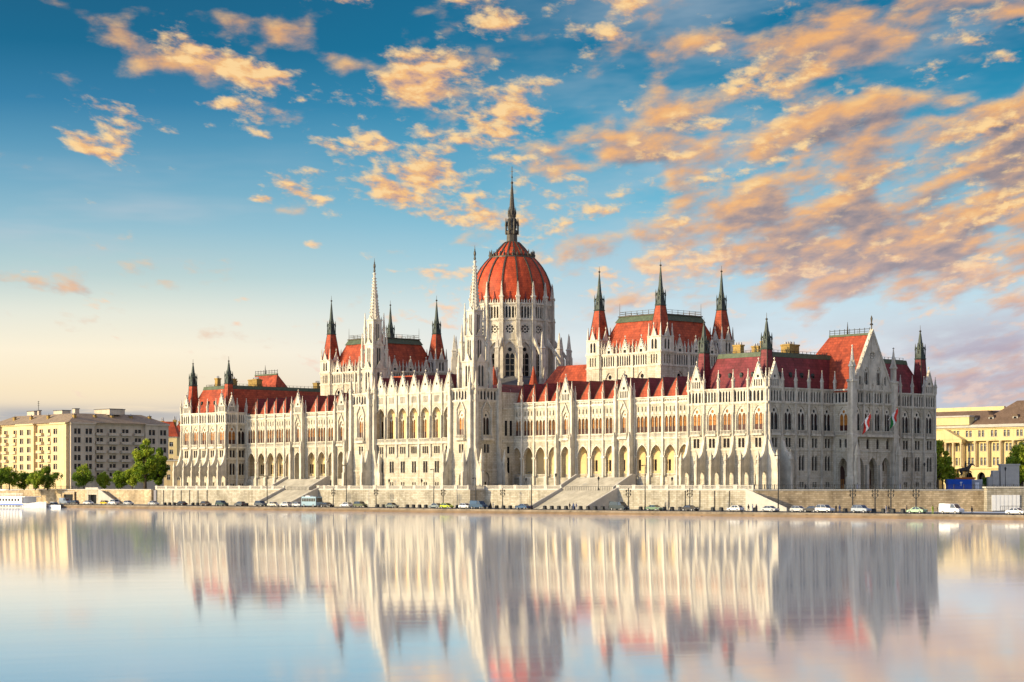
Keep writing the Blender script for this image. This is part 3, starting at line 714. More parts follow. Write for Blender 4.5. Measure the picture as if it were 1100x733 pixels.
# ------------------------------------------------------------------ centre
GABC = gable_mesh(4.7, 5.4, slits=0)
def centre():
    par = link('central_block', None, PAR); mb = MB()
    fr = Fr(0, -5.7, 0)
    cs = [134+5.3*k for k in range(-3, 4)]
    for c in cs:
        a, b = c-2.65, c+2.65
        mb.panel(fr, a, b, G0, 9.2, [rect(c-.5, .62, 6.6, 7.9), rect(c+.5, .62, 6.6, 7.9)], .4, 'stone'); put('pair', par, fr, c, 6.6, w=2.0, h=1.3, d=.4, lw=.62)
        mb.panel(fr, a, b, 9.2, 15.2, [rect(c-.55, .9, 10.7, 14.1), rect(c+.55, .9, 10.7, 14.1)], .4, 'stone'); put('pair', par, fr, c, 10.7, w=2.2, h=3.4, d=.4, lw=.9)
        mb.panel(fr, a, b, 15.2, 19.6, [rect(c+q*.95, .72, 16.4, 18.5) for q in (-1, 0, 1)], .4, 'stone')
        put('pair', par, fr, c, 16.4, w=3.8, h=2.1, d=.4, lw=.72); mb.fbox(fr, c-.36, c+.36, .36, .4, 16.4, 18.5, 'glass')
        mb.panel(fr, a, b, 19.6, 31.0, [arch(c, 4.0, 20.9, 30.1, 5, .72)], .9, 'stone')
        mo = arch(c, 4.4, 20.9, 30.5, 5, .72); mi_ = arch(c, 4.02, 20.9, 30.12, 5, .72)
        for i in range(1, len(mo)-1):
            p, q = mo[i], mo[i+1]; p2, q2 = mi_[i], mi_[i+1]
            mb.poly([fr(p[0], -.14, p[1]), fr(q[0], -.14, q[1]), fr(q2[0], -.14, q2[1]), fr(p2[0], -.14, p2[1])], 'stone2')
        mb.panel(fr, a, b, 31.0, 34.3, [rect(c+q*.5, .28, 31.5, 33.4) for q in (-2, -1, 0, 1, 2)], .25, 'stone2'); mb.fbox(fr, a, b, .3, .4, 31.2, 33.8, 'stone')
        link('gable', GABC, par, (c, -5.75, 34.3))
        mb.fbox(fr, a-.28, a+.28, -.45, .02, 15.2, 35.2, 'stone2'); mb.fbox(fr, a-.18, a+.18, -.75, -.4, 20.8, 27.5, 'stone2')
        link('pinnacle', PINS, par, (a, -5.9, 35.0))
        balustrade(mb, fr, a+.3, b-.3, 19.75, 1.15, -.35, step=.42)
        # loggia back
        bk = Fr(0, -1.9, 0)
        mb.panel(bk, a, b, 20.6, 31.0, [arch(c, 2.5, 21.0, 29.0)], .35, 'plaster'); put('big', par, bk, c, 21.0, w=2.5, h=8.0, d=.5)
        # little tent roofs behind the gables
        r = MB(); r.poly([(-2.5, 0, 0), (0, 0, 5.2), (0, 9, 5.2), (-2.5, 9, 0)], 'tile'); r.poly([(2.5, 0, 0), (0, 0, 5.2), (0, 9, 5.2), (2.5, 9, 0)], 'tile_dark'); r.build('gable_roof', par, (c, -5.2, 34.3))  # shaded right slopes painted with the darker tile
    b = cs[-1]+2.65; a = cs[0]-2.65
    mb.fbox(fr, b-.28, b+.28, -.45, .02, 15.2, 35.2, 'stone2')
    mb.fbox(fr, a, b, -.6, .02, 19.2, 19.72, 'stone2'); string(mb, fr, a, b, 15.1, .25, .2); string(mb, fr, a, b, 9.1, .3, .25); string(mb, fr, a, b, 34.1, .35, .35); mb.fbox(fr, a, b, -.3, .02, G0, 6.2, 'stone2')
    mb.box(a, b, -4.5, -1.5, 20.4, 20.7, 'cap'); mb.box(a, b, -4.5, -1.5, 31.0, 31.3, 'plaster')
    mb.box(a, b, -4.4, 3.0, 33.9, 34.2, 'flat'); mb.box(a, b, -1.3, 3, G0, 33.8, 'stone')
    # the mass between front and dome
    mb.box(104.5, 163.5, 3.0, 60, G0, 33.9, 'stone')
    fs = Fr(163.5, 3.2, PI/2)
    for q, z, h in ((1.4, 21.3, 4.4), (3.3, 21.3, 4.4), (2.3, 10.5, 4.5), (2.3, 16.2, 2.0)):
        mb.fbox(fs, q-.42, q+.42, -.05, .02, z, z+h, 'glass')
    string(mb, fs, 0, 4.8, 19.6, .35, .3); string(mb, fs, 0, 4.8, 29.1, .3, .3)
    mb.build('facade_wall', par)
    r = MB()
    r.loft([[(104.8, 3.2, 33.9), (163.2, 3.2, 33.9), (163.2, 60, 33.9), (104.8, 60, 33.9)], [(112, 9, 36.6), (156, 9, 36.6), (156, 55, 36.6), (112, 55, 36.6)]], 'tile_dark')
    r.build('roof', par)
    return par
CEN = centre()

def central_tower(cx, cy):
    par = link('bell_tower', None, PAR); mb = MB(); H = 5.2
    x0, x1, y0, y1 = cx-H, cx+H, cy-H, cy+H
    frs = [(Fr(x0, y0, 0), 1), (Fr(x1, y0, PI/2), 1), (Fr(x0, y1, -PI/2), 1), (Fr(x1, y1, PI), 0)]
    w = 2*H; c = H
    for f, n in frs:
        mb.panel(f, 0, w, G0, 11.5, [arch(c, 2.2, 6.2, 10.8)], .5, 'stone'); put('niche', par, f, c, 6.2, w=2.2, h=4.6, d=.5)
        mb.panel(f, 0, w, 11.5, 20.3, [rect(c-.6, .8, 16.3, 18.8), rect(c+.6, .8, 16.3, 18.8)], .4, 'stone'); put('pair', par, f, c, 16.3, w=2.4, h=2.5, d=.4, lw=.8)
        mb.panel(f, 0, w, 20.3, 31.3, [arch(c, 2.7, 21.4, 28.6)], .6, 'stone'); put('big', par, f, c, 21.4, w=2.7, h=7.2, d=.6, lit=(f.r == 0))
        for s in (-1, 1):
            mb.fbox(f, c+s*1.75-.15, c+s*1.75+.15, -.4, .02, 20.6, 28.6, 'stone2')
            o = Vector((f.i[0]*.4, f.i[1]*.4, 0))
            mb.extr([f(c, -.4, 31.6), f(c+s*2.1, -.4, 27.9), f(c+s*2.1, -.4, 28.4), f(c, -.4, 32.3)], o, 'stone2')
        mb.fbox(f, c-2.1, c+2.1, -1.1, .02, 19.9, 20.35, 'stone2'); balustrade(mb, f, c-2.0, c+2.0, 20.36, 1.1, -.9)
        attic(mb, f, 0, w, 31.3, 34.6, 8, lw=.55); string(mb, f, -.2, w+.2, 31.1, .35, .35); string(mb, f, -.2, w+.2, 34.6, .4, .4); string(mb, f, 0, w, 11.3, .3, .25)
        # corner buttresses, two per face, stepping and sweeping out at the foot
        for s in (.75, w-.75):
            mb.fbox(f, s-.6, s+.6, -.9, .02, 14.0, 33.0, 'stone2')
            pr = [(G0, -3.6), (10.6, -3.6), (12.2, -2.6), (14.2, -1.6), (17.5, -1.2), (17.9, 0)]
            pts = [f(s-.5, d, z) for z, d in pr]+[f(s-.5, 0, G0)]
            mb.extr(pts, Vector((f.t[0], f.t[1], 0)), 'stone2')
            p = f(s, -2.9, 0); mb.sq(p[0], p[1], [(.42, 10.8), (.42, 13.4), (.56, 13.5), (.06, 17.4)], 'stone2')
            p = f(s, -.5, 0); mb.sq(p[0], p[1], [(.42, 33.0), (.42, 35.6), (.56, 35.7), (.28, 36.6), (.06, 39.8)], 'stone2')
    # upper stages
    st = [(34.9, 4.0), (40.6, 3.45), (47.4, 2.75), (54.2, 2.1)]
    def stage(h, z0, z1, lw):
        for r in range(4):
            rr = r*PI/2; ff = Fr(cx-h*math.cos(rr)+h*math.sin(rr), cy-h*math.sin(rr)-h*math.cos(rr), rr)
            mb.panel(ff, 0, 2*h, z0, z1, [arch(h-lw*.75, lw, z0+1.0, z1-1.1, 4), arch(h+lw*.75, lw, z0+1.0, z1-1.1, 4)], .4, 'stone2')
            mb.fbox(ff, h-lw*1.4, h+lw*1.4, .42, .5, z0+.8, z1-1.0, 'glass')
            mb.extr([ff(h*.42, -.2, z1-.1), ff(h*1.58, -.2, z1-.1), ff(h, -.2, z1+h*.85)], Vector((ff.i[0]*.2, ff.i[1]*.2, 0)), 'stone2')
            mb.fbox(ff, -.15, 2*h+.15, -.25, .1, z1-.2, z1+.12, 'stone2')
            mb.fbox(ff, -.15, 2*h+.15, -.2, .1, z0+.1, z0+.4, 'stone2')
    stage(2.75, 34.6, 42.8, .8); stage(2.15, 42.8, 50.2, .62); stage(1.6, 50.2, 57.6, .45)
    for (h, z0, hh, q) in ((3.3, 34.6, 12.0, .42), (2.65, 42.8, 10.8, .36), (2.05, 50.2, 9.6, .29)):
        for sx in (-1, 1):
            for sy in (-1, 1):
                X, Y = cx+sx*h, cy+sy*h
                mb.sq(X, Y, [(q, z0), (q, z0+hh*.5), (q*1.35, z0+hh*.52), (q*.85, z0+hh*.56), (.07, z0+hh)], 'stone2')
                for t in (.62, .72, .82): mb.sq(X, Y, [(q*.4, z0+hh*t-.1), (q*(1.25-t), z0+hh*t), (q*.4, z0+hh*t+.1)], 'stone2')
                # little flyer back to the shaft
                mb.extr([(X, Y, z0+hh*.42), (X, Y, z0+hh*.34), (X-sx*.6, Y-sy*.6, z0+hh*.46), (X-sx*.6, Y-sy*.6, z0+hh*.54)], (.2, -.2*sx*sy, 0), 'stone2')
    prof = [(1.5, 57.4), (1.1, 61.5), (.7, 66.5), (.3, 71.0), (.26, 71.5)]
    mb.prof(cx, cy, 8, [(r*1.05, z) for r, z in prof], 'stone2', PI/8)
    for i in range(14):
        z = 58.0+i*.95; r = 1.5*1.05*(1-(z-57.4)/17.2)
        for k in range(8):
            a = PI/8+k*PI/4
            x, y = cx+(r+.06)*math.cos(a), cy+(r+.06)*math.sin(a)
            mb.sq(x, y, [(.05, z-.22), (.17, z), (.05, z+.22)], 'stone2')
    mb.prof(cx, cy, 8, [(.3, 71.3), (.5, 71.7), (.5, 72.0), (.2, 72.2)], 'stone2')
    mb.box(x0+.3, x1-.3, y0+.3, y1-.3, 34.2, 34.62, 'flat')
    t = mb.build('tower_wall', par)
    fi = MB(); fi.prof(cx, cy, 8, [(.12, 72.1), (.35, 72.6), (.22, 73.3), (.38, 74.0), (.3, 74.7), (.14, 74.95), (.2, 75.2), (.1, 75.5), (.03, 76.6)], 'bronze')
    fi.build('finial_figure', par)
central_tower(110.6, -2.2); central_tower(157.6, -2.2)

# ------------------------------------------------------------------ dome
def dome():
    cx, cy = 134.0, 33.4
    par = link('dome_tower', None, PAR); R = 12.2; n = 16
    mb = MB(); hw = R*math.tan(PI/n)
    def face(k, R_, z=0):
        a = k*2*PI/n                     # outward direction
        rot = a+PI/2
        return Fr(cx+R_*math.cos(a)-hw_(R_)*math.cos(rot), cy+R_*math.sin(a)-hw_(R_)*math.sin(rot), rot)
    def hw_(r): return r*math.tan(PI/n)
    PNL = pinnacle_mesh(7.0, .9)
    for k in range(n):
        f = face(k, R); w = 2*hw; c = hw
        mb.panel(f, 0, w, 32, 51.4, [arch(c, 3.2, 37.8, 50.6)], .9, 'stone2'); put('tracery', par, f, c, 37.8, w=3.2, h=12.8, d=.6)
        mb.panel(f, 0, w, 51.4, 57.4, [circ(c, 54.5, 1.5, 16)], .5, 'stone2'); put('rose', par, f, c, 54.5, w=3.0, h=1, d=.5)
        q = w/5
        mb.panel(f, 0, w, 57.4, 62.2, [arch((i+.5)*q, .66, 57.9, 61.5, 3) for i in range(5)], .5, 'stone2'); mb.fbox(f, .05, w-.05, .8, .9, 57.5, 62, 'glass')
        string(mb, f, 0, w, 51.2, .35, .3); string(mb, f, 0, w, 57.2, .35, .4); string(mb, f, 0, w, 62.1, .4, .45)
        for i in range(6): 
            p = f(w*(i+.5)/6, -.3, 0); mb.sq(p[0], p[1], [(.14, 62.5), (.14, 63.0), (.02, 63.7)], 'stone2')
    mb.build('drum', par)
    # piers at the corners, flyers and outer buttresses
    pier = MB()
    r0 = R/math.cos(PI/n)
    pier.box(r0-.5, r0+.95, -.62, .62, 32, 58.5, 'stone2'); pier.box(r0-.3, r0+.8, -.5, .5, 58.5, 64.0, 'stone2')
    pier.box(r0-.5, r0+1.1, -.75, .75, 57.2, 57.7, 'stone2'); pier.box(r0-.4, r0+1.0, -.65, .65, 51.2, 51.6, 'stone2')
    pier.sq(r0+.3, 0, [(.5, 64.0), (.7, 64.2), (.7, 64.6), (.42, 64.8), (.08, 69.0)], 'stone2')
    for z in (65.5, 66.6, 67.6): pier.sq(r0+.3, 0, [(.15, z-.12), (.36, z), (.15, z+.12)], 'stone2')
    ro = 18.0
    # flyer (quarter arch)
    pts = [(r0+.5, -.3, 52.6), (r0+.5, -.3, 49.6)]
    for i in range(1, 7):
        t = i/6; pts.append((r0+.5+(ro-r0-.7)*t, -.3, 49.6-5.2*t**1.7))
    pts += [(ro-.2, -.3, 46.0)]
    pier.extr(pts, (0, .6, 0), 'stone2')
    pier.box(ro-.9, ro+.9, -.62, .62, 30.5, 46.5, 'stone2'); pier.box(ro-1.0, ro+1.5, -.7, .7, 30.5, 38, 'stone2')
    pier.sq(ro, 0, [(.62, 46.5), (.62, 48.2), (.82, 48.4), (.5, 48.9), (.08, 53.4)], 'stone2')
    pier.sq(ro+1.1, 0, [(.36, 38), (.36, 39.6), (.5, 39.7), (.05, 42.6)], 'stone2')
    pm = pier.mesh('flying_buttress')
    for k in range(n): link('flying_buttress', pm, par, (cx, cy, 0), (k+.5)*2*PI/n)
    # low ring of chapels round the drum
    ring = MB(); ring.prof(cx, cy, 16, [(17.6, 30), (17.6, 36.0), (17.9, 36.1), (17.9, 36.6), (12.4, 39.0)], 'stone2', PI/16)
    ring.build('ambulatory', par)
    ringr = MB(); ringr.prof(cx, cy, 16, [(18.0, 36.65), (12.2, 40.2)], 'flat', PI/16); ringr.build('ambulatory_roof', par)
    tur = MB(); tur.prof(0, 0, 8, [(1.9, 0), (1.9, 4.2), (2.2, 4.3)], 'stone2'); tur.prof(0, 0, 8, [(2.2, 4.3), (1.0, 8.5), (.08, 12.6)], 'tile'); tm = tur.mesh('turret')
    for a in (-58, -22.5, -157.5, -122): link('turret', tm, par, (cx+19.6*math.cos(math.radians(a)), cy+19.6*math.sin(math.radians(a)), 30.2))
    # shell
    sh = MB()
    prof = [(11.3, 62.0), (11.75, 64.0), (11.85, 66.0), (11.6, 68.2), (11.0, 70.4), (10.15, 72.4), (9.1, 74.2), (7.9, 75.8), (6.7, 77.1)]
    prof = [(r_*1.045, z_) for r_, z_ in prof]
    sh.prof(cx, cy, 32, prof, 'dome', PI/32, True)
    up = [(6.3, 77.2), (5.2, 78.7), (3.9, 80.3), (2.6, 81.7), (2.0, 82.2)]
    sh.prof(cx, cy, 32, up, 'dome', PI/32, True)
    sh.build('dome_shell', par)
    rb = MB()
    P = prof+up
    for (r1, z1), (r2, z2) in zip(P[:-1], P[1:]):
        rb.loft([[(r1-.05, -.25, z1), (r1+.3, -.25, z1), (r1+.3, .25, z1), (r1-.05, .25, z1)], [(r2-.05, -.2, z2), (r2+.3, -.2, z2), (r2+.3, .2, z2), (r2-.05, .2, z2)]], 'bronze')
    rm = rb.mesh('rib')
    for k in range(n): link('rib', rm, par, (cx, cy, 0), (k+.5)*2*PI/n)
    dm = MB(); dm.extr([(R-.6, -.5, 62.3), (R-.6, .5, 62.3), (R-.6, 0, 66.0)], (.9, 0, 0), 'tile_dark'); dm.box(R+.3, R+.36, -.2, .2, 62.6, 63.9, 'glass'); dmm = dm.mesh('dormer')
    for k in range(n): link('dormer', dmm, par, (cx, cy, 0), k*2*PI/n)
    cr = MB()
    cr.prof(cx, cy, 32, [(6.6, 76.9), (7.1, 77.0), (7.1, 77.4), (6.5, 77.5)], 'bronze')
    for k in range(32):
        a = (k+.5)*2*PI/32; x, y = cx+6.9*math.cos(a), cy+6.9*math.sin(a)
        big = k % 2 == 0
        cr.sq(x, y, [(.16, 77.4), (.28, 78.1), (.08, 78.5), (.16, 78.8), (.02, 79.6 if big else 78.9)], 'bronze')
    cr.build('cresting', par)
    la = MB()
    la.prof(cx, cy, 8, [(2.3, 81.9), (1.75, 82.4), (1.7, 84.4), (1.95, 84.9), (2.0, 85.6), (1.3, 86.0), (1.2, 90.0), (1.4, 90.3), (1.05, 90.9), (.72, 94.5), (.4, 98.6), (.2, 100.2)], 'bronze', PI/8)
    for k in range(8):
        a = k*PI/4+PI/8; x, y = cx+2.0*math.cos(a), cy+2.0*math.sin(a)
        la.sq(x, y, [(.17, 84.6), (.17, 87.2), (.26, 87.3), (.03, 89.6)], 'bronze')
        la.extr([(cx+1.4*math.cos(a), cy+1.4*math.sin(a), 88.4), (x, y, 86.6), (x, y, 87.0), (cx+1.4*math.cos(a), cy+1.4*math.sin(a), 89.2)], (.1, .1, 0), 'bronze')
        a = k*PI/4; x, y = cx+1.15*math.cos(a), cy+1.15*math.sin(a)
        la.sq(x, y, [(.2, 86.4), (.2, 89.4)], 'glass'); la.sq(x, y, [(.05, 90.2), (.14, 91.2), (.02, 93.0)], 'bronze')
    la.prof(cx, cy, 8, [(.18, 100), (.42, 100.6), (.12, 101.1), (.14, 102), (.28, 102.3), (.13, 102.6), (.10, 105.6)], 'bronze')
    la.box(cx-.5, cx+.5, cy-.05, cy+.05, 104.0, 104.15, 'bronze')
    la.build('lantern', par)
dome()

# ------------------------------------------------------------------ assembly halls
SP_HALL = corner_spire('hall_spire', 4.3, 8.9, 2.0, 12.6, 21.8, 'tile')
def hall(u1, u2, label=None):
    par = link('assembly_hall', None, PAR); v1, v2 = 21.0, 46.0; T = 2.6
    mb = MB(); Z0, Z1 = 26.0, 46.0
    x0, x1, y0, y1 = u1-T, u2+T, v1-T, v2+T
    ro = MB()
    # body walls between towers, slightly recessed
    gm = gable_mesh(3.0, 3.6, slits=1, name='gablet')
    for (f, L_) in ((Fr(x0, y0+.8, 0), x1-x0), (Fr(x1-.8, y0, PI/2), y1-y0), (Fr(x0+.8, y1, -PI/2), y1-y0)):
        a, b = 2*T, L_-2*T; n = 3 if L_ < 31 else 3
        q = (b-a)/n
        for i in range(n):
            s0, s1 = a+i*q, a+(i+1)*q; c = (s0+s1)/2
            mb.panel(f, s0, s1, Z0, 40.4, [arch(c, 3.4, 31.5, 39.0)], .5, 'stone'); put('tracery', par, f, c, 31.5, w=3.4, h=7.5, d=.4)
            attic(mb, f, s0, s1, 40.4, 44.0, 7, lw=.55)
            link('gable', gm, par, f(c, -.1, 44.2), f.r)
            mb.fbox(f, s0-.25, s0+.25, -.4, .02, 34, 44.4, 'stone2'); link('pinnacle', PINW, par, f(s0 if i else s0+.4, -.1, 44.1))
            link('pinnacle', PINS, par, f(c-q*.28, -.1, 44.2)); link('pinnacle', PINS, par, f(c+q*.28, -.1, 44.2))
        string(mb, f, a, b, 40.2, .3, .3); string(mb, f, a, b, 43.9, .4, .4)
    mb.panel(Fr(x1, y1-.8, PI), 0, x1-x0, Z0, 44.2, [], 0, 'stone')
    for (cx, cy) in ((u1, v1), (u2, v1), (u2, v2), (u1, v2)):
        for r in range(4):
            rr = r*PI/2; f = Fr(cx-T*math.cos(rr)+T*math.sin(rr), cy-T*math.sin(rr)-T*math.cos(rr), rr); w = 2*T; c = T
            mb.panel(f, 0, w, Z0, 44.2, [rect(c+q, .5, 40.9, 43.4) for q in (-1.0, 0, 1.0)], .4, 'stone')
            mb.fbox(f, c-1.4, c+1.4, .41, .46, 40.7, 43.6, 'glass')
            mb.panel(f, .5, w-.5, 44.2, 48.5, [arch(c-.65, .85, 44.9, 47.8, 4), arch(c+.65, .85, 44.9, 47.8, 4)], .4, 'stone2'); mb.fbox(f, c-1.2, c+1.2, .42, .5, 44.7, 48.0, 'glass')
            mb.extr([f(c-1.1, -.15, 48.4), f(c+1.1, -.15, 48.4), f(c, -.15, 51.2)], Vector((f.i[0]*.4, f.i[1]*.4, 0)), 'stone2')
            string(mb, f, -.1, w+.1, 40.2, .3, .3); string(mb, f, -.15, w+.15, 44.1, .35, .35); string(mb, f, .4, w-.4, 48.3, .25, .25)
            p = f(.32, .32, 0); mb.sq(p[0], p[1], [(.34, 44.2), (.34, 48.3), (.45, 48.4), (.25, 48.8), (.05, 52.2)], 'stone2')
            p = f(c, -.1, 0); mb.sq(p[0], p[1], [(.1, 50.8), (.05, 51.6), (.17, 51.8), (.02, 52.4)], 'stone2')
        mb.box(cx-T+.3, cx+T-.3, cy-T+.3, cy+T-.3, 47.9, 48.2, 'flat')
        link('spire', SP_HALL, par, (cx, cy, 48.1), 0)
    mb.build('hall_wall', par)
    i = 2.6
    ro.loft([[(x0+1.6, y0+1.6, 44.0), (x1-1.6, y0+1.6, 44.0), (x1-1.6, y1-1.6, 44.0), (x0+1.6, y1-1.6, 44.0)],
             [(x0+1.6+i*.8, y0+1.6+i*.8, 47.8), (x1-1.6-i*.8, y0+1.6+i*.8, 47.8), (x1-1.6-i*.8, y1-1.6-i*.8, 47.8), (x0+1.6+i*.8, y1-1.6-i*.8, 47.8)],
             [(x0+1.6+i*1.75, y0+1.6+i*1.75, 53.6), (x1-1.6-i*1.75, y0+1.6+i*1.75, 53.6), (x1-1.6-i*1.75, y1-1.6-i*1.75, 53.6), (x0+1.6+i*1.75, y1-1.6-i*1.75, 53.6)]], 'tile', False)
    ro.build('roof', par)
    e = i*1.75+1.6; c2 = MB()
    c2.loft([[(x0+e-.4, y0+e-.4, 53.5), (x1-e+.4, y0+e-.4, 53.5), (x1-e+.4, y1-e+.4, 53.5), (x0+e-.4, y1-e+.4, 53.5)],
             [(x0+e+.5, y0+e+.5, 55.2), (x1-e-.5, y0+e+.5, 55.2), (x1-e-.5, y1-e-.5, 55.2), (x0+e+.5, y1-e-.5, 55.2)]], 'coppertrim')
    c2.box(x0+e+.2, x1-e-.2, y0+e+.2, y1-e-.2, 55.15, 55.45, 'bronze')
    c2.build('roof_edge', par)
    rl = MB(); xa, xb, ya, yb = x0+e+.6, x1-e-.6, y0+e+.6, y1-e-.6
    for (p, q) in (((xa, ya), (xb, ya)), ((xb, ya), (xb, yb)), ((xb, yb), (xa, yb)), ((xa, yb), (xa, ya))):
        n = 7
        for k in range(n):
            x = p[0]+(q[0]-p[0])*k/n; y = p[1]+(q[1]-p[1])*k/n
            rl.box(x-.05, x+.05, y-.05, y+.05, 55.4, 56.7, 'bronze')
        for z in (56.0, 56.6): rl.tube((*p, z), (*q, z), .06, 'bronze', 4)
        rl.tube((*p, 55.4), (*p, 59.0), .09, 'bronze', 4, .03)
    rl.build('roof_railing', par)
hall(185.5, 210.0); hall(58.0, 82.5)
# low service roof behind the right wing, red slope beside the dome
r = MB(); r.loft([[(163, 17, 34), (183, 17, 34), (183, 50, 34), (163, 50, 34)], [(167, 22, 42.0), (183, 22, 42.0), (183, 45, 42.0), (167, 45, 42.0)]], 'tile')
rr = r.build('link_roof', PAR); 
r = MB(); r.loft([[(85, 17, 34), (105, 17, 34), (105, 50, 34), (85, 50, 34)], [(85, 22, 42.0), (101, 22, 42.0), (101, 45, 42.0), (85, 45, 42.0)]], 'tile')
r.build('link_roof', PAR)

# ================================================================== EMBANKMENT
def place_local(o, u=0, v=0, z=0): o.location = W(u, v, z); o.rotation_euler = (0, 0, ROT); return o
QZ = 0.5
def emb(name, label, path, k, zt=G0, z0=QZ-.3, balus=True, group=None, pil=()):
    """retaining wall along a path of (u,v) points"""
    t = thing(name, label, 'wall', W(0, 0, 0), ROT, group)
    mb = MB(); cap = MB(); bal = MB()
    for (p, q) in zip(path[:-1], path[1:]):
        L_ = math.dist(p, q); rot = math.atan2(q[1]-p[1], q[0]-p[0]); f = Fr(p[0], p[1], rot)
        mb.fbox(f, 0, L_, -.03, .9, z0, zt, k)
        mb.fbox(f, 0, L_, -.16, .0, z0, QZ+.7, k)
        cap.fbox(f, -.12, L_+.12, -.2, .75, zt+.003, zt+.3, 'cap')
        if balus:
            n = max(1, round(L_/6.2)); w = L_/n
            for i in range(n):
                a, b = i*w, (i+1)*w
                bal.fbox(f, a-.6, a+.6, -.02, .42, zt+.3, zt+1.35, 'cap'); bal.fbox(f, a-.7, a+.7, -.08, .48, zt+1.35, zt+1.5, 'cap')
                balustrade(bal, f, a+.6, b-.6, zt+.3, 1.05, .2, 'cap', .42, .3)
            bal.fbox(f, L_-.5, L_, -.02, .42, zt+.3, zt+1.4, 'cap')
    for s in pil: mb.box(s-.45, s+.45, path[0][1]-.4, path[0][1]+.1, z0, zt, k)
    mb.build('wall_face', t); cap.build('coping', t)
    if balus: bal.build('balustrade', t)
    return t
edR = [240.5, 246.35, 251.45, 256.55, 261.65, 267.7]
emb('retaining_wall', 'pale stone embankment wall with balustrade below the left half of the palace', [(-4, -7.6), (71, -7.6)], 'wall', pil=[.5, 6.35, 11.45, 16.55, 21.65, 27.1])
emb('retaining_wall', 'pale stone embankment wall with balustrade stepping out under the central towers', [(89, -7.6), (100, -7.6), (100, -13.4), (168.5, -13.4), (168.5, -7.6), (200, -7.6)], 'wall')
emb('retaining_wall', 'pale ribbed stone embankment wall with balustrade under the right corner pavilion', [(222, -7.6), (270, -7.6)], 'wall', pil=edR)
# wall turning under the end facade
def local(X, Y): return ((X-OX)*DX+(Y-OY)*DY, (X-OX)*NX+(Y-OY)*NY)
wr = [(270, -7.6), local(118, 536), local(150, 538), local(420, 560)]
emb('retaining_wall', 'tan stone embankment wall with black railing below the shaded end facade', wr, 'wall2', balus=False)
emb('retaining_wall', 'yellowish stone embankment wall running left of the palace towards the trees', [(-330, -9.5), (-47, -9.5)], 'wall2', balus=False)
emb('retaining_wall', 'short yellowish wall between the dark gateway and the palace embankment', [(-39, -9.5), (-4, -9.5)], 'wall2', balus=False)
# gateway between
g = thing('tunnel_gateway', 'dark gateway opening in the embankment wall left of the palace', 'gateway', W(-47, -9.5, 0), ROT)
mb = MB(); mb.panel(ID, 0, 8, QZ-.3, G0, [rect(4, 5.6, QZ+.01, QZ+3.3)], 1.2, 'stone'); mb.box(0, 8, 0.02, 2, QZ+3.3+.3, G0, 'stone'); mb.build('surround', g)
mb = MB(); mb.box(1.1, 6.9, 1.25, 1.4, QZ, QZ+3.5, 'glass'); mb.build('shade_panel', g)  # black sheet stands in for the dark inside the gateway
mb = MB(); mb.box(-.3, 8.3, -.3, .8, G0, G0+.9, 'cap'); mb.build('parapet', g)
g = thing('garage_opening', 'dark vehicle opening at the foot of the far left wall', 'gateway', W(-62, -9.9, 0), ROT)
mb = MB(); mb.panel(ID, -.8, 7.8, QZ, QZ+4.2, [rect(3.5, 6.4, QZ+.01, QZ+3.4)], .5, 'wall2', dep=-.35); mb.box(-.8, 7.8, -.35, .1, QZ+4.2, QZ+4.4, 'cap'); mb.build('surround', g)
mb = MB(); mb.box(.2, 6.8, .05, .14, QZ, QZ+3.5, 'glass'); mb.build('shade_panel', g)  # black sheet painted as the shade within the vehicle opening

def wide_stair(u0, u1, label, n=26, run=11.0):
    t = thing('embankment_stairs', label, 'stairs', W((u0+u1)/2, -7.6, 0), ROT)
    mb = MB(); w = (u1-u0)/2
    for i in range(n):
        z1 = G0-(i+1)*(G0-QZ)/n; mb.box(-w+.5, w-.5, -run*(i+1)/n, 1.0, QZ-.1 if i == n-1 else z1-.4, z1+(G0-QZ)/n-.002*i, 'stair')
    mb.build('steps', t)
    for s in (-1, 1):
        c = MB(); c.extr([(s*w-.25, 0, QZ-.1), (s*w-.25, -run-.6, QZ-.1), (s*w-.25, -run-.6, QZ+.9), (s*w-.25, 0, G0+.9)], (.5, 0, 0), 'cap'); c.build('cheek_wall', t)
    c = MB()
    c.box(-w+.4, w-.4, .9, 1.0, G0+1.0, G0+1.08, 'iron')
    for i in range(24): x = -w+.5+(2*w-1)*i/23; c.box(x-.03, x+.03, .92, .98, G0, G0+1.0, 'iron')
    c.build('railing', t)
    return t
wide_stair(200.3, 222, 'broad stone stairs down to the quay right of the central towers')
wide_stair(71, 89, 'broad sunlit stone stairs down to the quay left of the central towers')
def podium(u0, u1, label):
    t = thing('terrace_steps', label, 'stairs', W((u0+u1)/2, 8, 0), ROT); w = (u1-u0)/2; mb = MB(); n = 18
    for i in range(n):
        z = FLOOR-(i)*(FLOOR-G0)/n-.01; mb.box(-w+.6, w-.6, -2.4-7.0*(i+1)/n, -1.2, G0 if i == n-1 else z-.5, z, 'stair')
    mb.build('steps', t)
    for s in (-1, 1):
        c = MB(); c.extr([(s*w-.3, -1.2, G0), (s*w-.3, -9.8, G0), (s*w-.3, -9.8, G0+.9), (s*w-.3, -2.4, FLOOR+.9), (s*w-.3, -1.2, FLOOR+.9)], (.6, 0, 0), 'cap'); c.build('cheek_wall', t)
podium(192, 214, 'upper stone steps from the terrace to the arcade right of the dome'); podium(54, 76, 'upper stone steps from the terrace to the arcade of the left wing')

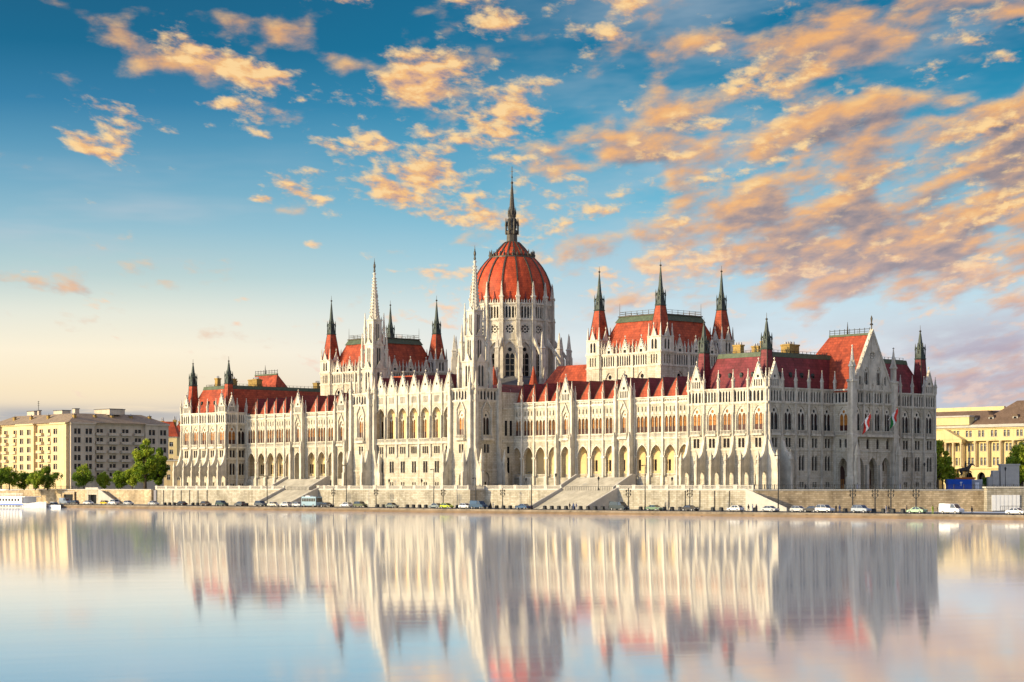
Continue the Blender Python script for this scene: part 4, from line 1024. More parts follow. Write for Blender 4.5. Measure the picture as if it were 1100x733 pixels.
# slanting flights set in the walls
def side_stair(u0, v0, u1, label, rise=G0-QZ):
    t = thing('wall_stairs', label, 'stairs', W(u0, v0, 0), ROT); mb = MB(); L_ = u1-u0; n = 22
    for i in range(n):
        a = L_*i/n; b = L_*(i+1)/n; z = G0-(i+1)*rise/n
        mb.box(min(a, b), max(a, b), -2.6, -.25, QZ-.1, max(z, QZ), 'wall')
    mb.build('steps', t)
    c = MB(); c.extr([(0, -2.9, QZ-.1), (L_, -2.9, QZ-.1), (L_, -2.9, QZ+.8), (0, -2.9, G0+.5)], (0, .3, 0), 'cap'); c.build('parapet', t)
    return t
side_stair(270.2, -7.8, 283.5, 'stone flight descending right along the wall from the palace corner')
side_stair(-63+14, -10.4, -36-4.5+10, 'narrow brown flight slanting down the wall left of the palace') if False else None
t = side_stair(-26+2, -9.9, -12, 'narrow stone flight slanting down the sunny wall beside the yellow car')
t.location = W(-33.5, -9.9, 0)

# black railing along the right terrace edge
def railing(name, label, path, z, h=1.1, sp=.5):
    t = thing(name, label, 'railing', W(0, 0, 0), ROT); mb = MB(); po = MB()
    for p, q in zip(path[:-1], path[1:]):
        L_ = math.dist(p, q); n = int(L_/sp); dx, dy = (q[0]-p[0])/L_, (q[1]-p[1])/L_
        for zz in (.12, h): mb.tube((p[0], p[1], z+zz), (q[0], q[1], z+zz), .05, 'iron', 4)
        for i in range(n+1):
            x, y = p[0]+dx*L_*i/n, p[1]+dy*L_*i/n
            if i % 5 == 0: po.box(x-.08, x+.08, y-.08, y+.08, z, z+h+.15, 'iron')
            else: mb.box(x-.022, x+.022, y-.022, y+.022, z+.1, z+h, 'iron')
    mb.build('bars', t); po.build('posts', t); return t
def off(p, d=.4): return (p[0]-d*0, p[1]+d)
railing('railing', 'long black iron railing on the terrace edge below the shaded facade', [(270, -7.2), local(118.2, 536.4), local(150, 538.4), local(190, 541.8)], G0+.3)
railing('railing', 'thin dark railing on top of the wall left of the palace', [(-150, -9.1), (-48, -9.1)], G0+.3, sp=.8)

# white panel gate in the right wall
Xg = lambda px, Y: (px-550)/F*Y
def at(px, Y, z=0.0): return Vector(((px-550)/F*Y, Y, z))
t = thing('panel_door', 'large white panel door in a stone surround in the far right quay wall', 'door', at(1064, 532, 0))
mb = MB(); mb.box(-1.0, 8.4, -.6, 3, QZ-.1, G0+.6, 'wall'); mb.box(-1.3, 8.7, -.8, 3.2, G0+.6, G0+1.0, 'cap'); mb.build('surround', t)
mb = MB(); mb.box(.15, 7.1, -.8, -.6, QZ, QZ+3.9, 'white')
for i in range(1, 7): mb.box(.15+i, .2+i, -.83, -.8, QZ, QZ+3.9, 'grey')
mb.build('panel', t)
t = thing('barrier_fence', 'low dark barrier standing in front of the white panel door', 'barrier', at(1075, 521, QZ))
mb = MB(); mb.box(0, 5.5, -.04, .04, 1.2, 1.28, 'iron'); mb.box(0, 5.5, -.04, .04, .2, .27, 'iron')
for i in range(12): mb.box(i*.5-.03, i*.5+.03, -.03, .03, 0, 1.25, 'iron')
mb.build('bars', t)

# ================================================================== GROUND, QUAY, WATER
QV = -40.0
mb = MB()
mb.poly([W(-3000, QV+.7, QZ), W(900, QV+.7, QZ), W(900, -2, QZ), W(-3000, -2, QZ)], 'asphalt')
structure(mb.build('quay_road'))
mb = MB()
for (a, b) in ((-900, -300), (-300, 0), (0, 150), (150, 300), (300, 600)):
    p = [W(a, QV, -3), W(b, QV, -3), W(b, QV+.7, -3), W(a, QV+.7, -3)]; q = [Vector((x.x, x.y, QZ+.08)) for x in p]
    mb.loft([p, q], 'quayedge')
    p = [W(a, QV-.5, -3), W(b, QV-.5, -3), W(b, QV-.003, -3), W(a, QV-.003, -3)]; q = [Vector((x.x, x.y, .12)) for x in p]; mb.loft([p, q], 'quaybase')
structure(mb.build('quay_kerb'))
mb = MB()     # kerbed footpath below the wall
p = [W(-600, -12.5, QZ-.1), W(270, -12.5, QZ-.1), W(270, -7.5, QZ-.1), W(-600, -7.5, QZ-.1)]; mb.loft([p, [Vector((x.x, x.y, QZ+.13)) for x in p]], 'paving')
structure(mb.build('pavement'))
mb = MB()     # lane line
for i in range(110):
    a = -300+i*6.0; mb.poly([W(a, -24, QZ+.004), W(a+3, -24, QZ+.004), W(a+3, -23.85, QZ+.004), W(a, -23.85, QZ+.004)], 'white')
structure(mb.build('lane_markings'))
at_ = lambda X, Y: Vector((X, Y, G0))
# land sheet behind the wall
mb = MB()
zl = G0-.02
poly = [(-9000, -9.0), (-4, -9.0), (-4, -7.2), (100.4, -7.2), (100.4, -13.0), (168.1, -13.0), (168.1, -7.2), (270, -7.2)]+[(a, b+.3) for a, b in wr[1:3]]+[local(9000, 700), local(9000, 9000), local(-12000, 9000)]
b = len(mb.v); mb.v += [tuple(W(u, v, zl)) for u, v in poly]
for t_ in tessellate_polygon([[Vector((u, v, 0)) for u, v in poly]]): mb.f.append(tuple(t_)); mb.m.append(mb.mi('ground')); mb.smooth.append(False)
structure(mb.build('ground'))
mb = MB(); mb.poly([W(-4, -7.3, G0), W(100.3, -7.3, G0), W(100.3, 0, G0), W(-4, 0, G0)], 'paving'); mb.poly([W(168.2, -7.3, G0), W(269.8, -7.3, G0), W(269.8, 0, G0), W(168.2, 0, G0)], 'paving')
mb.poly([W(100.3, -13.1, G0), W(168.2, -13.1, G0), W(168.2, 0, G0), W(100.3, 0, G0)], 'paving')
mb.poly([W(-4, 0, G0), W(269.8, 0, G0), W(269.8, 100, G0), W(-4, 100, G0)], 'paving'); mb.poly([W(269.8, -7.0, G0), at_(118, 536.6), at_(150, 538.6), at_(180, 640), W(269.8, 100, G0)], 'paving')
structure(mb.build('terrace_paving'))

def water():
    m = bpy.data.materials.new('river_water'); m.use_nodes = True; nt = m.node_tree; nt.nodes.clear(); N = nt.nodes.new; K = nt.links.new
    out = N('ShaderNodeOutputMaterial'); g = N('ShaderNodeBsdfGlossy'); g.distribution = 'MULTI_GGX'
    g.inputs['Color'].default_value = (1.0, .98, .93, 1); g.inputs['Roughness'].default_value = .065
    d = N('ShaderNodeBsdfDiffuse'); d.inputs['Color'].default_value = (.76, .83, .90, 1)
    tc = N('ShaderNodeTexCoord'); mp = N('ShaderNodeMapping'); mp.inputs['Rotation'].default_value = (0, 0, -ROT); mp.inputs['Scale'].default_value = (.05, .4, 1)
    K(tc.outputs['Object'], mp.inputs[0]); no = N('ShaderNodeTexNoise'); no.inputs['Scale'].default_value = 1; no.inputs['Detail'].default_value = 4
    K(mp.outputs[0], no.inputs['Vector']); rm_ = N('ShaderNodeMapRange'); K(no.outputs[0], rm_.inputs[0]); rm_.inputs[1].default_value = .35; rm_.inputs[2].default_value = .65; rm_.inputs[3].default_value = .058; rm_.inputs[4].default_value = .082; K(rm_.outputs[0], g.inputs['Roughness']); bp = N('ShaderNodeBump'); bp.inputs['Strength'].default_value = .09; bp.inputs['Distance'].default_value = .05
    K(no.outputs[0], bp.inputs['Height']); K(bp.outputs[0], g.inputs['Normal'])
    mx = N('ShaderNodeMixShader'); mx.inputs[0].default_value = .18
    K(g.outputs[0], mx.inputs[1]); K(d.outputs[0], mx.inputs[2]); K(mx.outputs[0], out.inputs[0])
    M['water'] = m
    mb = MB()
    vs = [QV+3.0, QV]+[-408+368*(48/368)**(i/70) for i in range(1, 71)]+[-420, -700]
    def z(v):
        if v >= QV: return -.5
        return 6-6.5*(368/max(v+408, 48))**.295
    us = [-4000, -1500, -600, -200, 0, 200, 400, 700, 1200, 2500]
    n = len(us)
    for v in vs:
        for u in us: mb.v.append(tuple(W(u, v, z(v))))
    for i in range(len(vs)-1):
        for j in range(n-1):
            mb.f.append((i*n+j, i*n+j+1, (i+1)*n+j+1, (i+1)*n+j)); mb.m.append(mb.mi('water')); mb.smooth.append(True)
    structure(mb.build('river_water'))
water()

# ================================================================== OTHER BUILDINGS
def apartment():
    t = thing('apartment_building', 'long cream seven storey apartment block with brown roof behind the left trees', 'apartment building', at(74.5, 860, 0), ROT)
    mb = MB(); ZB = 5.4; ZE = 32.0
    ROWS = [28.0-3.55*i for i in range(6)]
    def face(fr, L_, projs, bays, k):
        # projs: list of (s0,s1,proj)
        for (s0, s1, p) in projs:
            cs = [c for c in bays if s0 < c < s1]
            eg = [s0]+[(cs[i]+cs[i+1])/2 for i in range(len(cs)-1)]+[s1]
            for c, a, b in zip(cs, eg[:-1], eg[1:]):
                holes = []
                for zr in ROWS: holes.append(rect(c, 3.0, zr, zr+2.2))
                mb.panel(fr, a, b, ZB, ZE, holes, .35, k, dep=-p)
                for r_, zr in enumerate(ROWS):
                    put('flat', t, fr, c, zr, dep=-p, w=3.0, h=2.2, d=.3)
                    if p == 0:
                        mb.fbox(fr, c-2.2, c+2.2, -1.3, 0, zr-.45, zr-.25, 'cap')
                        mb.fbox(fr, c-2.2, c+2.2, -1.3, -1.2, zr-.25, zr+.65, k)
                        for q in (-2.2, 2.1): mb.fbox(fr, c+q, c+q+.1, -1.2, 0, zr-.25, zr+.65, k)
            if p:
                for s in (s0, s1): mb.poly([fr(s, -p, ZB), fr(s, 0, ZB), fr(s, 0, ZE), fr(s, -p, ZE)], k)
            mb.fbox(fr, s0-.3, s1+.3, -p-.6, .3, ZE, ZE+.6, k); 
        for zr in ROWS[:1]+ROWS[4:5]: mb.fbox(fr, 0, L_, -.12, .02, zr-.9, zr-.7, 'cap')
    # face looking right; its shade is put into the darker tan colour
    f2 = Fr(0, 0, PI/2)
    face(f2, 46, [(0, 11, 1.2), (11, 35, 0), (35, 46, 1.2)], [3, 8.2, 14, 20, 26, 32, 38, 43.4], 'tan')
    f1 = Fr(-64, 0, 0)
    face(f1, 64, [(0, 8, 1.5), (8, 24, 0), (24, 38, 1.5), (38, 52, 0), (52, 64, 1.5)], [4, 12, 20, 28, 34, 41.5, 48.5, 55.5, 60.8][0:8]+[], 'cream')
    mb.box(-63, -.3, 45.7, 46, ZB, ZE, 'tan'); mb.box(-64, -63.8, .2, 46, ZB, ZE, 'cream')
    mb.build('facade_wall', t)
    r = MB()
    r.loft([[(-65, -1.6, ZE+.6), (1.8, -1.6, ZE+.6), (1.8, 46.5, ZE+.6), (-65, 46.5, ZE+.6)], [(-57, 7, ZE+4.6), (-7, 7, ZE+4.6), (-7, 38, ZE+4.6), (-57, 38, ZE+4.6)]], 'lightroof')
    r.build('roof', t)
    for (x, y, lx, ly, h) in ((-50, 12, 6, 3, 2.2), (-30, 14, 7, 4, 2.0), (-12, 10, 2, 2, 2.2), (-10, 24, 12, 6, 2.2), (-16, 34, 2, 2, 2.6), (-40, 9, 1.2, 1.2, 2.2)):
        c = MB(); c.box(-lx/2, lx/2, -ly/2, ly/2, 0, h, 'tan'); c.box(-lx/2-.2, lx/2+.2, -ly/2-.2, ly/2+.2, h, h+.3, 'flat'); c.build('rooftop_housing', t, (x, y, ZE+4.3))
    c = MB(); c.tube((0, 0, 0), (0, 0, 4.5), .12, 'iron', 5)
    for z in (2.6, 3.4, 4.2): c.box(-.8, .8, -.05, .05, z, z+.1, 'iron')
    c.build('aerial', t, (-46, 12, ZE+6.4))
    for q, (x, y) in enumerate(((-3, 4), (2.0-6, 14), (-4, 22), (-4, 31), (-4, 40), (-22, 3), (-36, 3), (-50, 3))):
        c = MB(); c.box(-.7, .7, -.5, .5, 0, 1.9, 'chimney'); c.box(-.85, .85, -.65, .65, 1.9, 2.1, 'flat'); c.prof(0, 0, 6, [(.2, 2.1), (.2, 2.7)], 'grey'); c.build('chimney', t, (x, y, ZE+2.0))
apartment()

def small_house(name, label, px0, px1, Y, zt, zr, k, rk, rows):
    w = (px1-px0)/F*Y
    t = thing(name, label, 'house', at(px0, Y, 0), 0); mb = MB(); fr = ID
    n = max(2, int(w/4)); q = w/n; D_ = 14
    for i in range(n):
        c = (i+.5)*q
        mb.panel(fr, i*q, (i+1)*q, 5.4, zt, [rect(c, q*.36, z, z+1.9) for z in rows], .3, k)
        for z in rows: put('flat', t, fr, c, z, w=round(q*.36, 2), h=1.9, d=.3)
    mb.box(0, w, D_-.2, D_, 5.4, zt, k); mb.box(0, .2, .2, D_-.2, 5.4, zt, k); mb.box(w-.2, w, .2, D_-.2, 5.4, zt, k); mb.box(-.3, w+.3, -.3, D_+.3, zt, zt+.4, 'cap'); mb.build('facade_wall', t)
    r = MB()
    if zr > zt+1:
        r.loft([[(-.6, -.6, zt+.4), (w+.6, -.6, zt+.4), (w+.6, D_+.6, zt+.4), (-.6, D_+.6, zt+.4)], [(w*.25, D_*.4, zr), (w*.75, D_*.4, zr), (w*.75, D_*.6, zr), (w*.25, D_*.6, zr)]], rk); r.build('roof', t)
        chimney(t, w*.8, D_*.5, zt+.5, 1.4, 1.2, zr-zt+1, 2); chimney(t, w*.2, D_*.7, zt+.5, 1.4, 1.2, zr-zt+.6, 2)
    else:
        r.box(.3, w-.3, .3, D_-.3, zt+.4, zt+.6, 'flat'); r.box(w*.4, w*.7, D_*.3, D_*.6, zt+.6, zt+2.0, k); r.build('roof', t)
    return t
small_house('townhouse', 'cream townhouse with bright red hipped roof beside the apartment block', 166, 190, 985, 29.5, 37, 'creamy', 'tile', [25.5, 22, 18, 14, 10])
small_house('townhouse', 'pale townhouse with red roof and chimneys peeping out left of the palace', 184, 214, 1010, 31.5, 37.5, 'creamy', 'tile', [27, 23, 19, 15, 11])
small_house('kiosk_building', 'low pale flat roofed building between the tall tree and the palace', 176, 197, 815, 16.5, 16.5, 'cream', 'flat', [13.0, 9.4])

def ministry():
    t = thing('ministry_building', 'yellow classical ministry building with pediment, columns, arcade and brown roof at far right', 'public building', at(1003, 765, 0), ROT)
    mb = MB(); ZB = 5.4; ZE = 28.4; f = Fr(-14, 0, 0); L_ = 88
    q = 5.3; n = 16
    for i in range(n):
        a, b = i*q, (i+1)*q; c = (a+b)/2
        mb.panel(f, a, b, ZB, 13.2, [arch(c, 3.4, ZB+.02, 11.8, 6, .55)], 1.0, 'creamy')
        mb.fbox(f, c-1.7, c+1.7, 1.6, 1.7, ZB, 12, 'glass')
        mb.panel(f, a, b, 13.2, 23.2, [rect(c-.75, 1.05, 14.2, 16.9), rect(c+.75, 1.05, 14.2, 16.9), rect(c-.75, 1.05, 19.2, 21.9), rect(c+.75, 1.05, 19.2, 21.9)], .4, 'creamy', dep=1.2)
        mb.panel(f, a, b, 23.2, 27.4, [rect(c-.75, 1.05, 24.2, 26.4), rect(c+.75, 1.05, 24.2, 26.4)], .4, 'creamy')
        for z in (14.2, 19.2):
            for s in (-.75, .75): put('flat', t, f, c+s, z, dep=1.2, w=1.05, h=2.7, d=.35)
        for s in (-.75, .75): put('flat', t, f, c+s, 24.2, w=1.05, h=2.2, d=.35)
    mb.fbox(f, 0, n*q, -.5, 1.25, 12.9, 13.5, 'creamy'); mb.fbox(f, 0, n*q, -.3, 1.25, 22.7, 23.4, 'creamy'); mb.fbox(f, -.5, n*q+.5, -1.0, .3, 27.4, 28.4, 'cap'); mb.fbox(f, 0, n*q, -.4, .05, 26.9, 27.37, 'creamy')
    mb.fbox(f, 0, n*q, 20, 20.3, ZB, 27.4, 'creamy')
    for s in (0, n*q-.3): mb.fbox(f, s, s+.3, 1.3, 20, ZB, 27.4, 'creamy')
    # attic block over the pediment bay
    mb.fbox(f, 14.5, 30.5, -1.6, 4, 28.4, 31.2, 'creamy'); mb.fbox(f, 14.2, 30.8, -1.9, 4.2, 31.2, 31.7, 'cap')
    mb.build('facade_wall', t)
    cm = MB(); cm.prof(0, 0, 10, [(.62, 13.5), (.62, 13.9), (.48, 14.1), (.42, 21.9), (.6, 22.3), (.6, 22.68)], 'cream', 0, True); cme = cm.mesh('column')
    for i in range(n+1): link('column', cme, t, f(i*q, .2, 0))
    p = MB()
    a, b = 13.5, 28.0
    p.fbox(f, a, b, -2.6, -.55, 12.9, 13.6, 'creamy'); p.fbox(f, a, b, -2.6, -.35, 22.2, 23.2, 'creamy')
    p.extr([f(a-.4, -2.8, 23.2), f(b+.4, -2.8, 23.2), f((a+b)/2, -2.8, 27.0)], Vector((f.i[0]*2.7, f.i[1]*2.7, 0)), 'creamy')
    for i in range(5):
        x, y, _ = f(a+.6+(b-a-1.2)*i/4, -2.0, 0); p.prof(x, y, 10, [(.6, 13.6), (.48, 14.0), (.44, 21.6), (.6, 22.18)], 'cream', 0, True)
    for s in (a+.6, a+4, (a+b)/2, b-4, b-.6): p.fbox(f, s-.6, s+.6, -2.5, -.6, ZB, 12.88, 'creamy')
    p.build('portico', t)
    r = MB()
    def hip(s0, s1, d0, d1, z0, z1, i_):
        r.loft([[f(s0, d0, z0), f(s1, d0, z0), f(s1, d1, z0), f(s0, d1, z0)], [f(s0+i_, d0+i_, z1), f(s1-i_, d0+i_, z1), f(s1-i_, d1-i_, z1), f(s0+i_, d1-i_, z1)]], 'brownroof')
    hip(-1, 40, -.8, 24, 28.4, 33.6, 8); hip(33, n*q+1, -.8, 26, 28.41, 36.8, 10)
    r.build('roof', t)
    g_ = MB(); g_.fbox(f, 4, 38, 8.5, 9.5, 33.6, 35.0, 'creamy'); g_.build('attic_wall', t)
    d = MB(); d.box(-1.0, 1.0, -.3, 2.5, 0, 1.1, 'cap'); d.extr([(-1.3, -.5, 1.1), (1.3, -.5, 1.1), (.8, -.5, 1.8), (-.8, -.5, 1.8)], (0, 3, 0), 'brownroof'); d.box(-.6, .6, -.36, -.3, .15, .95, 'glass'); dm_ = d.mesh('dormer')
    for s in (8, 30, 37.5, 47.5, 58, 69): link('dormer', dm_, t, f(s, 1.8, 30.0))
ministry()

# stone pylon at far right
t = thing('stone_pylon', 'blocky grey stone pylon on the terrace near the right edge', 'monument', at(1075, 600, G0))
mb = MB(); mb.box(0, 5.2, 0, 3, 0, 7.0, 'cap'); mb.box(-.2, 5.4, -.2, 3.2, 7.0, 7.4, 'cap'); mb.box(-.3, 5.5, -.3, 3.3, 0, .8, 'cap')
mb.box(-2.2, -.3, .2, 2.6, 0, 5.6, 'cap'); mb.box(-3.4, -2.2, .4, 2.4, 0, 3.8, 'cap'); mb.build('stone_block', t)

# equestrian statue
def statue():
    t = thing('equestrian_statue', 'dark bronze horse and rider on a reddish stone pedestal right of the palace', 'statue', at(1037, 610, G0))
    p = MB(); p.box(-2.9, 2.9, -1.6, 1.6, 0, .6, 'orange'); p.box(-2.4, 2.4, -1.2, 1.2, .6, 3.3, 'orange'); p.box(-2.7, 2.7, -1.4, 1.4, 3.3, 3.7, 'orange'); p.build('pedestal', t)
    def skin(name, V, E, R, k, par, sub=2):
        me = bpy.data.meshes.new(name); me.from_pydata(V, E, []); o = link(name, me, par)
        md = o.modifiers.new('skin', 'SKIN'); md.use_smooth_shade = True
        for i, r in enumerate(R): me.skin_vertices[0].data[i].radius = (r, r) if not isinstance(r, tuple) else r
        me.skin_vertices[0].data[0].use_root = True
        s = o.modifiers.new('sub', 'SUBSURF'); s.levels = s.render_levels = sub
        me.materials.append(M[k]); return o
    statue.skin = skin
    V = [(-1.2, 0, 6.0), (-.3, 0, 5.9), (.7, 0, 6.15), (1.35, 0, 6.9), (1.8, 0, 7.6), (2.35, 0, 7.3), (2.7, 0, 6.95),
         (.75, .35, 5.5), (1.05, .38, 4.8), (.95, .38, 3.75), (.8, -.35, 5.5), (1.6, -.38, 5.3), (1.5, -.38, 4.6),
         (-1.3, .38, 5.3), (-1.0, .4, 4.8), (-1.45, .4, 4.3), (-1.3, .4, 3.75), (-1.3, -.38, 5.3), (-.9, -.4, 4.8), (-1.25, -.4, 4.3), (-1.1, -.4, 3.75),
         (-1.85, 0, 6.1), (-2.2, 0, 5.3), (-2.2, 0, 4.6)]
    E_ = [(0, 1), (1, 2), (2, 3), (3, 4), (4, 5), (5, 6), (2, 7), (7, 8), (8, 9), (2, 10), (10, 11), (11, 12), (0, 13), (13, 14), (14, 15), (15, 16), (0, 17), (17, 18), (18, 19), (19, 20), (0, 21), (21, 22), (22, 23)]
    R = [.62, .6, .62, .38, .28, .2, .14, .28, .17, .13, .28, .17, .12, .36, .22, .13, .13, .36, .22, .13, .13, .16, .17, .06]
    h = skin('horse', V, E_, R, 'bronze', t)
    V = [(0, 0, 6.6), (.02, 0, 7.2), (.05, 0, 7.75), (.08, 0, 8.05), (.1, 0, 8.4), (.1, .35, 7.65), (.35, .45, 7.2), (.75, .3, 7.05), (.1, -.35, 7.65), (.5, -.55, 7.5), (.9, -.5, 7.9),
         (.25, .55, 6.5), (.45, .68, 5.8), (.35, .68, 5.2), (.25, -.55, 6.5), (.45, -.68, 5.8), (.35, -.68, 5.2)]
    E_ = [(0, 1), (1, 2), (2, 3), (3, 4), (2, 5), (5, 6), (6, 7), (2, 8), (8, 9), (9, 10), (0, 11), (11, 12), (12, 13), (0, 14), (14, 15), (15, 16)]
    skin('rider', V, E_, [.3, .27, .26, .12, .19, .13, .1, .08, .13, .1, .08, .2, .15, .1, .2, .15, .1], 'bronze', t)
statue()
t = thing('blue_container', 'bright blue site container with a small white mark by the statue', 'container', at(1018, 585, G0))
mb = MB(); mb.box(0, 6.6, 0, 2.6, .1, 3.0, 'blue')
for i in range(22): mb.box(.1+i*.3, .22+i*.3, -.05, 0, .2, 2.9, 'blue')
mb.box(-.04, 6.64, -.07, 2.64, 2.9, 3.05, 'blue'); mb.box(.1, .4, -.03, .3, 0, .1, 'iron'); mb.box(6.2, 6.5, -.03, .3, 0, .1, 'iron'); mb.build('shell', t)
mb = MB(); mb.box(3.55, 3.75, -.09, -.06, 1.2, 2.2, 'white'); mb.box(3.35, 3.95, -.09, -.06, 2.0, 2.35, 'white'); mb.build('mark', t)
t = thing('grey_container', 'pale grey cabin standing beside the blue container', 'container', at(1044, 588, G0))
mb = MB(); mb.box(0, 2.9, 0, 2.4, .05, 2.8, 'grey'); mb.box(-.05, 2.95, -.05, 2.45, 2.8, 2.95, 'white'); mb.box(.9, 2.0, -.05, 0, .1, 2.2, 'white'); mb.build('cabin', t)

# ================================================================== FLAGS
def flag(label, u, v, z, kinds, ang):
    t = thing('flag', label, 'flag', W(u, v, z), ROT)
    p = MB(); e = Vector((3.4, -.6, 3.0)); p.tube((0, 0, 0), e, .07, 'white', 6); p.sq(e.x, e.y, [(.05, e.z), (.14, e.z+.12), (.03, e.z+.3)], 'gold'); p.build('pole', t)
    m = MB(); n = 8
    for s, k in enumerate(kinds):
        for i in range(n):
            def P(a, b):   # a along hanging drop, b across
                base = e*(1-.75*b/3); x = base.x+.12*math.sin(a*2.2+b); y = base.y+.28*math.sin(a*1.5+b*2.2); return (x, y, base.z-a*.95)
            a0, a1 = i*3.4/n, (i+1)*3.4/n
            m.poly([P(a0, s), P(a0, s+1), P(a1, s+1), P(a1, s)], k, True)
    o = m.build('cloth', t); sd = o.modifiers.new('s', 'SOLIDIFY'); sd.thickness = .03
flag('red, white and green tricolour drooping from its pole on the gabled porch', 274.5, 40.2, 24.0, ['red', 'white', 'green'], 0)
flag('red and white flag on a slanting pole over the porch balcony', 274.5, 29.0, 22.4, ['red', 'white', 'red'], 0)

# ================================================================== TREES
def tree(label, px, Y, h, r, kinds, z0=5.4, seed=0, dens=1.0, low=.22, name='tree', group=None):
    rnd = random.Random(seed)
    t = thing(name, label, 'tree', at(px, Y, z0), 0, group)
    tr = MB(); top = Vector((rnd.uniform(-.3, .3), 0, h*.62)); tr.tube((0, 0, 0), (0, 0, h*.3), .034*h, 'bark', 8, .024*h); tr.tube((0, 0, h*.29), top, .024*h, 'bark', 7, .008*h)
    cl = []
    for i in range(int(40*dens)):
        while True:
            p = Vector((rnd.uniform(-1, 1), rnd.uniform(-1, 1), rnd.uniform(-1, 1)))
            if p.length < 1: break
        zz = h*(low+(1-low)*(.5+.47*p.z)); wd = r*math.sqrt(max(.1, 1-(p.z*.9)**2))*(1.0 if p.z < 0.2 else .9)
        c = Vector((p.x*wd, p.y*wd, zz)); cl.append((c, rnd.uniform(.2, .36)*r))
        if i % 3 == 0: tr.tube((0, 0, h*rnd.uniform(.22, .5)), c*.85+Vector((0, 0, h*.04)), .012*h, 'bark', 5, .004*h)
    tr.build('trunk', t)
    me = bpy.data.meshes.new('crown'); V = []; Fs = []; mi = []
    for c, cr in cl:
        k = rnd.choice((0, 0, 1, 2)); 
        for _ in range(int(95*dens**.3)):
            d = Vector((rnd.gauss(0, 1), rnd.gauss(0, 1), rnd.gauss(0, .75)))
            d = d.normalized()*cr*rnd.uniform(.55, 1.08)
            p = c+d; s = rnd.uniform(.16, .34)*(.7+h/30); a = Vector((rnd.gauss(0, 1), rnd.gauss(0, 1), rnd.gauss(0, 1))).normalized(); b_ = a.orthogonal().normalized()*s; a2 = a.cross(b_)
            b0 = len(V); V += [tuple(p-b_), tuple(p+a2*.8), tuple(p+b_), tuple(p-a2*.8)]; Fs.append((b0, b0+1, b0+2, b0+3)); mi.append(k if rnd.random() < .8 else rnd.choice((0, 1, 2)))
    me.from_pydata(V, [], Fs)
    for k in kinds: me.materials.append(M[k])
    me.polygons.foreach_set('material_index', mi); link('crown', me, t)
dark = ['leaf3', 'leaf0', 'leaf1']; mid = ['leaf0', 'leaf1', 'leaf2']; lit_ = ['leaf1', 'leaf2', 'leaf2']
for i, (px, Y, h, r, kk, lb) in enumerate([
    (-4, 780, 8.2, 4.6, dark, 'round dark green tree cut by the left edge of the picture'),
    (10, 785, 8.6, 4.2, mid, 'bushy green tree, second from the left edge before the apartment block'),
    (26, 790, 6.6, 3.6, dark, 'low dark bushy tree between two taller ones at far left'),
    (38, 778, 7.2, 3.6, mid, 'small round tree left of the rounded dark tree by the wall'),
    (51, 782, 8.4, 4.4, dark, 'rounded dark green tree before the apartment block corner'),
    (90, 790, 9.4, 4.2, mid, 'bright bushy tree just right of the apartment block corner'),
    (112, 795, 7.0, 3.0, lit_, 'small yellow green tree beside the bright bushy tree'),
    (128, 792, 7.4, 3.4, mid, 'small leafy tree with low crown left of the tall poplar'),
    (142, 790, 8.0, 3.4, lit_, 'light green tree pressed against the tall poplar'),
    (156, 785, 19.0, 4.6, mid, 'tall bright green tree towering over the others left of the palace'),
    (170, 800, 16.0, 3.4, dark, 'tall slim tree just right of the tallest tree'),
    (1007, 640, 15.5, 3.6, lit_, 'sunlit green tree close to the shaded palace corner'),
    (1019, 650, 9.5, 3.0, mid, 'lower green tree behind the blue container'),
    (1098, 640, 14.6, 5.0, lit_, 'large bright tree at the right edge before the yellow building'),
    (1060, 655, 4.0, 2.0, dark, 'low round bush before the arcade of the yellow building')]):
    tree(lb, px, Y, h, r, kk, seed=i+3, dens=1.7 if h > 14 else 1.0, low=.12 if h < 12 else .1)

# ================================================================== CARS
wheel_mb = MB(); wheel_mb.loft([[(.33*math.cos(a), y, .33*math.sin(a)) for a in [2*PI*i/16 for i in range(16)]] for y in (-.11, .11)], 'rubber')
rim_mb = MB(); rim_mb.loft([[(.2*math.cos(a), y, .2*math.sin(a)) for a in [2*PI*i/10 for i in range(10)]] for y in (-.125, .125)], 'grey')
WHEEL = wheel_mb.mesh('wheel'); RIM = rim_mb.mesh('rim')
SHAPES = {
 'hatch': (4.1, 1.72, [(-2.05, .35), (2.05, .35), (2.08, .62), (1.95, .82), (1.1, .95), (-1.95, .98), (-2.07, .7)], [(1.15, .93), (.35, 1.42), (-1.25, 1.46), (-1.85, .96)]),
 'sedan': (4.5, 1.76, [(-2.25, .35), (2.25, .35), (2.28, .6), (2.1, .78), (1.15, .92), (-1.5, .96), (-2.2, .92), (-2.28, .7)], [(1.2, .9), (.45, 1.38), (-.8, 1.4), (-1.6, .94)]),
 'suv': (4.5, 1.85, [(-2.25, .42), (2.25, .42), (2.28, .8), (2.1, 1.0), (1.1, 1.12), (-2.1, 1.15), (-2.26, .9)], [(1.15, 1.1), (.5, 1.72), (-1.6, 1.76), (-2.12, 1.13)]),
 'van': (5.4, 1.95, [(-2.7, .4), (2.7, .4), (2.74, .85), (2.5, 1.12), (1.75, 1.3), (-2.7, 1.3)], [(1.8, 1.28), (1.15, 2.1), (-2.6, 2.2), (-2.7, 1.28)]),
}
